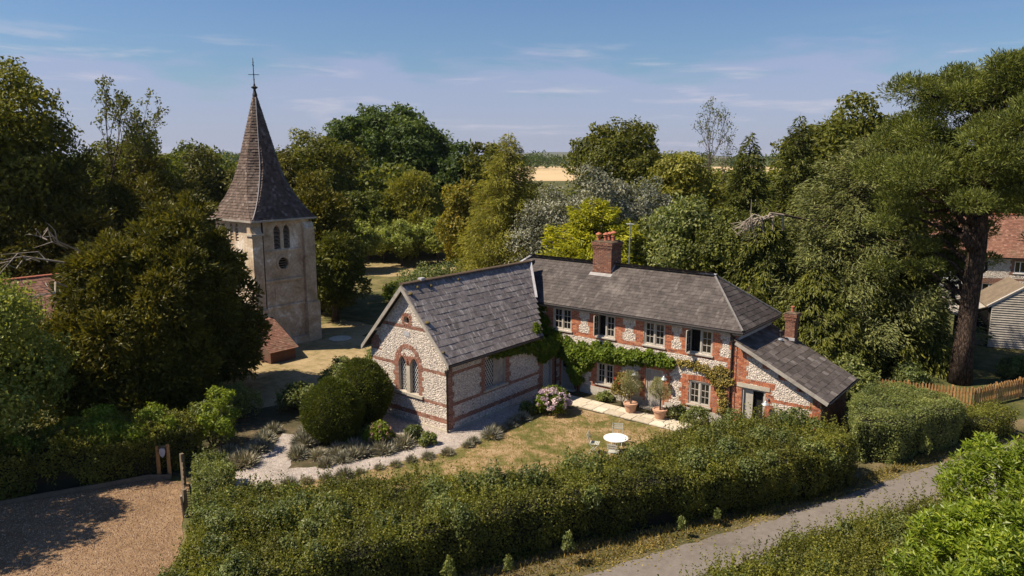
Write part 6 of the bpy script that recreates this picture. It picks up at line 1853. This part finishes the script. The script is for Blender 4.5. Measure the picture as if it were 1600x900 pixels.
# ============================================================ NEIGHBOUR'S HOUSE AND SHED
def neighbour():
    o = empty('neighbour_house', (17.0, 48.5, 0), 'flint house with red tiled roof behind the pine trunk', 'house')
    u = Vector((.93, .37, 0)).normalized(); v = Vector((-u.y, u.x, 0)); c = Vector((11.3, 43.8, 0))
    P = lambda a, d, z: c + u * a + v * d + Vector((0, 0, z))
    f = lambda a, z, d: tuple(P(a, d, z))
    W1 = rect(5.55, 6.35, 3.1, 4.0); W2 = rect(3.5, 4.5, 1.2, 2.2)
    w = masonry(o, f, [(0, 0), (11, 0), (11, 4.5), (0, 4.5)], [W1, W2], [(5.35, 6.55, 2.95, 4.2, .1, .1), (3.3, 4.7, 1.0, 2.45, .1, .1), (0, 11, 2.5, 2.62, 0, 0)], thick=.3, bmat='brick_dull', wallname='front_wall')
    for W_ in (W1, W2):
        b = B(); (x0, z0), (x1, z1) = W_[0], W_[2]
        for q in ((x0, x0 + .07, z0, z1), (x1 - .07, x1, z0, z1), (x0 + .07, x1 - .07, z0, z0 + .07), (x0 + .07, x1 - .07, z1 - .07, z1), ((x0 + x1) / 2 - .03, (x0 + x1) / 2 + .03, z0 + .07, z1 - .07)): b.mbox(f, q[0], q[1], q[2], q[3], .05, .12)
        n = b.part('window', M['white'], o); g = B(); g.mbox(f, x0 + .05, x1 - .05, z0 + .05, z1 - .05, .12, .13); g.part('pane', M['glass'], n)
        s = B(); s.mbox(f, x0 - .06, x1 + .06, z0 - .08, z0 - .001, -.06, .1); s.part('sill', M['white'], n)
    b = B(); b.mbox(f, .02, .3, 0, 4.45, .31, 5); b.mbox(f, .31, 10.9, 0, 4.45, 4.7, 5); b.part('back_wall', M['render'], o)
    b = B(); b.mbox(f, .3, 2.7, 1.6, 4.1, -.03, -.002); b.part('white_boarding', M['white'], o)
    A = P(-.3, -.35, 4.3); S = v * 2.85 + Vector((0, 0, 3.1)); L = 11.6
    b = B(); b.slab([tuple(A), tuple(A + u * L), tuple(A + u * L + S), tuple(A + S)], .1); A2 = P(-.3, 5.35, 4.3)
    b.slab([tuple(A + S), tuple(A + u * L + S), tuple(A2 + u * L), tuple(A2)], .1); rf = b.part('roof', M['underlay'], o)
    slates_mass(rf, M['tile'], A, u, S, [(0, 0), (L, 0), (L, S.length), (0, S.length)], .16, .2, 'roof_tiling')
    ridge_tiles(rf, A + S + Vector((0, 0, .03)), A + u * L + S + Vector((0, 0, .03)), M['potred'], .12, .4)
neighbour()
def shed():
    o = empty('weatherboard_shed', (18.0, 33.0, 0), 'grey weatherboarded shed with glazed lean-to at the right edge', 'shed')
    u = Vector((.95, .31, 0)).normalized(); v = Vector((-u.y, u.x, 0)); c = Vector((16.55, 32.2, 0))
    P = lambda a, d, z: tuple(c + u * a + v * d + Vector((0, 0, z)))
    W_ = 3.4; ez = 2.75; az = 3.95
    b = B(); b.prism([(0, 0), (W_, 0), (W_, ez), (W_ / 2, az), (0, ez)], lambda a, z, d: P(a, d, z), .03, 4.0); b.part('frame', M['underlay'], o)
    z = .05
    while z < az - .1:
        iv = row([(0, 0), (W_, 0), (W_, ez), (W_ / 2, az), (0, ez)], z + .06)
        for a, e in iv:
            s = B(); s.add([P(a, -.05, z), P(e, -.05, z), P(e, .03, z), P(a, .03, z), P(a, .018, z + .16), P(e, .018, z + .16), P(e, .03, z + .16), P(a, .03, z + .16)], B.BF); s.part('weatherboard', M['barge'], o)
        z += .15
    for s in (-1, 1):
        q = B(); q.bar(P(W_ / 2, -.05, az + .06), P(W_ / 2 + s * (W_ / 2 + .25), -.05, ez - .12), .05, .16); q.part('barge_board', M['white'], o)
    r = B(); r.slab([P(W_ / 2, -.1, az + .1), P(-.3, -.1, ez - .1), P(-.3, 4.1, ez - .1), P(W_ / 2, 4.1, az + .1)], .06); r.slab([P(W_ / 2, -.1, az + .1), P(W_ / 2, 4.1, az + .1), P(W_ + .3, 4.1, ez - .1), P(W_ + .3, -.1, ez - .1)], .06); r.part('roof', M['oldwood'], o)
    # glazed lean-to on its left side
    G = [P(-.02, .3, 2.6), P(-1.9, .3, 1.9), P(-1.9, .3, 0), P(-.02, .3, 0)]
    f = B()
    for p, q in ((G[0], G[1]), (G[1], G[2]), (P(-.95, .3, 0), P(-.95, .3, 2.25)), (P(-1.9, .3, .9), P(-.02, .3, .9)), (G[0], G[3]), (P(-1.9, .3, .05), P(-.02, .3, .05))): f.bar(p, q, .07, .07)
    gl = f.part('glazed_frame', M['iron'], o)
    for a0, a1 in ((-1.86, -1.0), (-.9, -.06)):
        g = B(); h = lambda a: 2.6 + .37 * (a + .02) - .06
        g.add([P(a0, .31, .95), P(a1, .31, .95), P(a1, .31, h(a1)), P(a0, .31, h(a0))], [(0, 1, 2, 3)]); g.part('pane', M['glass'], gl)
    g = B(); g.add([P(-1.9, .3, .1), P(-.02, .3, .1), P(-.02, .3, .85), P(-1.9, .3, .85)], [(0, 1, 2, 3)]); g.part('lower_panel', M['oldwood'], gl)
    g = B(); g.slab([P(-.02, .25, 2.66), P(-2.0, .25, 1.93), P(-2.0, 3.5, 1.93), P(-.02, 3.5, 2.66)], .04); g.part('glazed_roof', M['barge'], gl)
shed()

# ============================================================ GRASS
def grass(name, label, poly, n, L, leaf, seed, z=.016, shift=0.0):
    g = np.random.default_rng(seed); pc = np.array(poly)
    Q = g.uniform(pc.min(0), pc.max(0), (n, 2)); Q = Q[in_poly(Q, poly)]
    P = np.column_stack([Q, np.full(len(Q), z)])
    lv = Leaves(g); ax = np.tile([0, 0, 1.0], (len(P), 1))
    lv.add(P, g.normal(size=P.shape), L, L * .3, axis=ax, tilt=.45, shift=shift + .35 * lumps(P, .9), spread=.2)
    o = link(name, lv.mesh(name), M[leaf]); tag(o, label, 'grass', kind='stuff')
grass('lawn_grass', 'short parched lawn grass', [(-1.8, -8.3), (-.2, -5.9), (1.0, -3.4), (1.8, -1.2), (1.7, 1), (1.5, 4.6), (2.7, 6.0), (7.4, 6.2), (9.6, 6.2), (9.8, 2.5), (9.1, -2), (6.6, -4.8), (4.0, -6.5), (2, -9)], 46000, .06, 'grass', 400)
grass('verge_grass', 'rough grass along the lane verge', [(7.3, -10.5), (10.7, -5.6), (12.0, -2.7), (14.7, 3.4), (16.2, 7.2), (18.2, 12.3), (17.2, 11.2), (15.6, 6.9), (13.6, 2.0), (9.5, -4.5), (6.6, -10)], 46000, .13, 'grass', 401, shift=-.18)
def litter():
    g = np.random.default_rng(410); P = []
    pa = np.array(LANE_A[1:8])
    for k in range(3200):
        i = g.integers(0, len(pa) - 1); t = g.random(); p = pa[i] + (pa[i + 1] - pa[i]) * t
        u = (pa[i + 1] - pa[i]); u = u / np.linalg.norm(u); o_ = g.normal(-.35, .3)
        P.append((p[0] + u[1] * o_, p[1] - u[0] * o_, .022))
    for k in range(900):
        t = g.random(); i = g.integers(0, len(pa) - 1); p = pa[i] + (pa[i + 1] - pa[i]) * t; u = pa[i + 1] - pa[i]; u = u / np.linalg.norm(u); o_ = 2.55 + g.normal(0, .28)
        P.append((p[0] + u[1] * o_, p[1] - u[0] * o_, .022))
    lv = Leaves(g); lv.add(np.array(P), np.tile([0, 0, 1.0], (len(P), 1)), .085, .05, tilt=.35)
    o = link('leaf_litter', lv.mesh('leaf_litter'), M['climber']); tag(o, 'dry leaf litter along the lane edges', 'leaf litter', kind='stuff')
litter()
def stones(name, label, poly, n, L, mat, seed, z):
    g = np.random.default_rng(seed); pc = np.array(poly)
    Q = g.uniform(pc.min(0), pc.max(0), (n, 2)); Q = Q[in_poly(Q, poly)]
    m = len(Q); r = (L * g.uniform(.5, 1.2, m))[:, None]; a = g.uniform(0, 6.28, m)
    k = np.arange(4) * math.pi / 2
    bx = Q[:, :1] + r * np.cos(k + a[:, None]) * g.uniform(.6, 1, (m, 4)); by = Q[:, 1:] + r * np.sin(k + a[:, None]) * g.uniform(.6, 1, (m, 4))
    V = np.concatenate([np.stack([bx, by, np.full((m, 4), z - .005)], 2), np.concatenate([Q, np.full((m, 1), z) + r * .7], 1)[:, None]], 1).reshape(-1, 3)
    F = (np.arange(m)[:, None, None] * 5 + np.array([(0, 1, 4), (1, 2, 4), (2, 3, 4), (3, 0, 4)])[None]).reshape(-1, 3)
    o = link(name, np_mesh(name, V, F, np.repeat(np.clip(g.normal(.5, .25, m), 0, 1), 4)), M[mat]); tag(o, label, 'gravel', kind='stuff')
stones('drive_stones', 'loose brown gravel on the drive', [(-8.6, -17.5), (-7.3, -14.7), (-5.3, -10.4), (-4.1, -9.8), (-2, -11.1), (1.4, -13.2), (3, -15), (2, -18)], 26000, .035, 'pebble', 420, .014)
stones('path_chips', 'pale loose chippings on the garden path', [(-3.5, -9.7), (-2.8, -9.7), (-1.8, -8.4), (-0.5, -6.5), (0.55, -4.0), (1.45, -1.3), (1.5, 1), (1.2, 4.5), (.1, 8), (.1, .0), (-5.0, -.1), (-5.2, -1.2), (-2.2, -1.5), (0.0, -1.6), (-0.2, -3.4), (-1.25, -5.6), (-2.2, -6.7), (-4.6, -4.2), (-5.5, -4.6), (-3.6, -7.3)], 26000, .028, 'chip', 421, .022)
gv = np.random.default_rng(402)
weed = bush_mesh(403, .2, .95, 330, .085, 12, pf=.34, spray=False)
for k, (x, y) in enumerate(((9.3, -7.3), (8.4, -8.8), (12.1, -2.0), (14.1, 2.6), (10.2, -5.6), (12.7, -.6), (16.1, 7.6), (17.0, 9.6))):
    o = link('verge_weed', weed, M['hedge2'], None, (x, y, 0)); o.rotation_euler = (0, 0, k * 1.1); s = .6 + .5 * gv.random(); o.scale = (s, s, s * 1.2)
    tag(o, 'upright leafy weed on the verge between hedge and lane', 'weed', 'weeds along the lane verge')

# ============================================================ HAZE
def haze():
    b = B(); b.box(-6400, 6400, -6400, 6400, -4.0, 60.0)
    m = bpy.data.materials.new('thin_air'); m.use_nodes = True
    N, L = m.node_tree.nodes, m.node_tree.links
    N.clear()
    out = N.new('ShaderNodeOutputMaterial'); v = N.new('ShaderNodeVolumePrincipled')
    v.inputs['Color'].default_value = (0.75, 0.83, 1.0, 1)
    v.inputs['Density'].default_value = 0.00005
    v.inputs['Anisotropy'].default_value = 0.2
    L.new(v.outputs[0], out.inputs['Volume'])
    o = b.part('haze', m, None); tag(o, 'thin blue summer haze over the far fields', 'haze', kind='stuff')
haze()
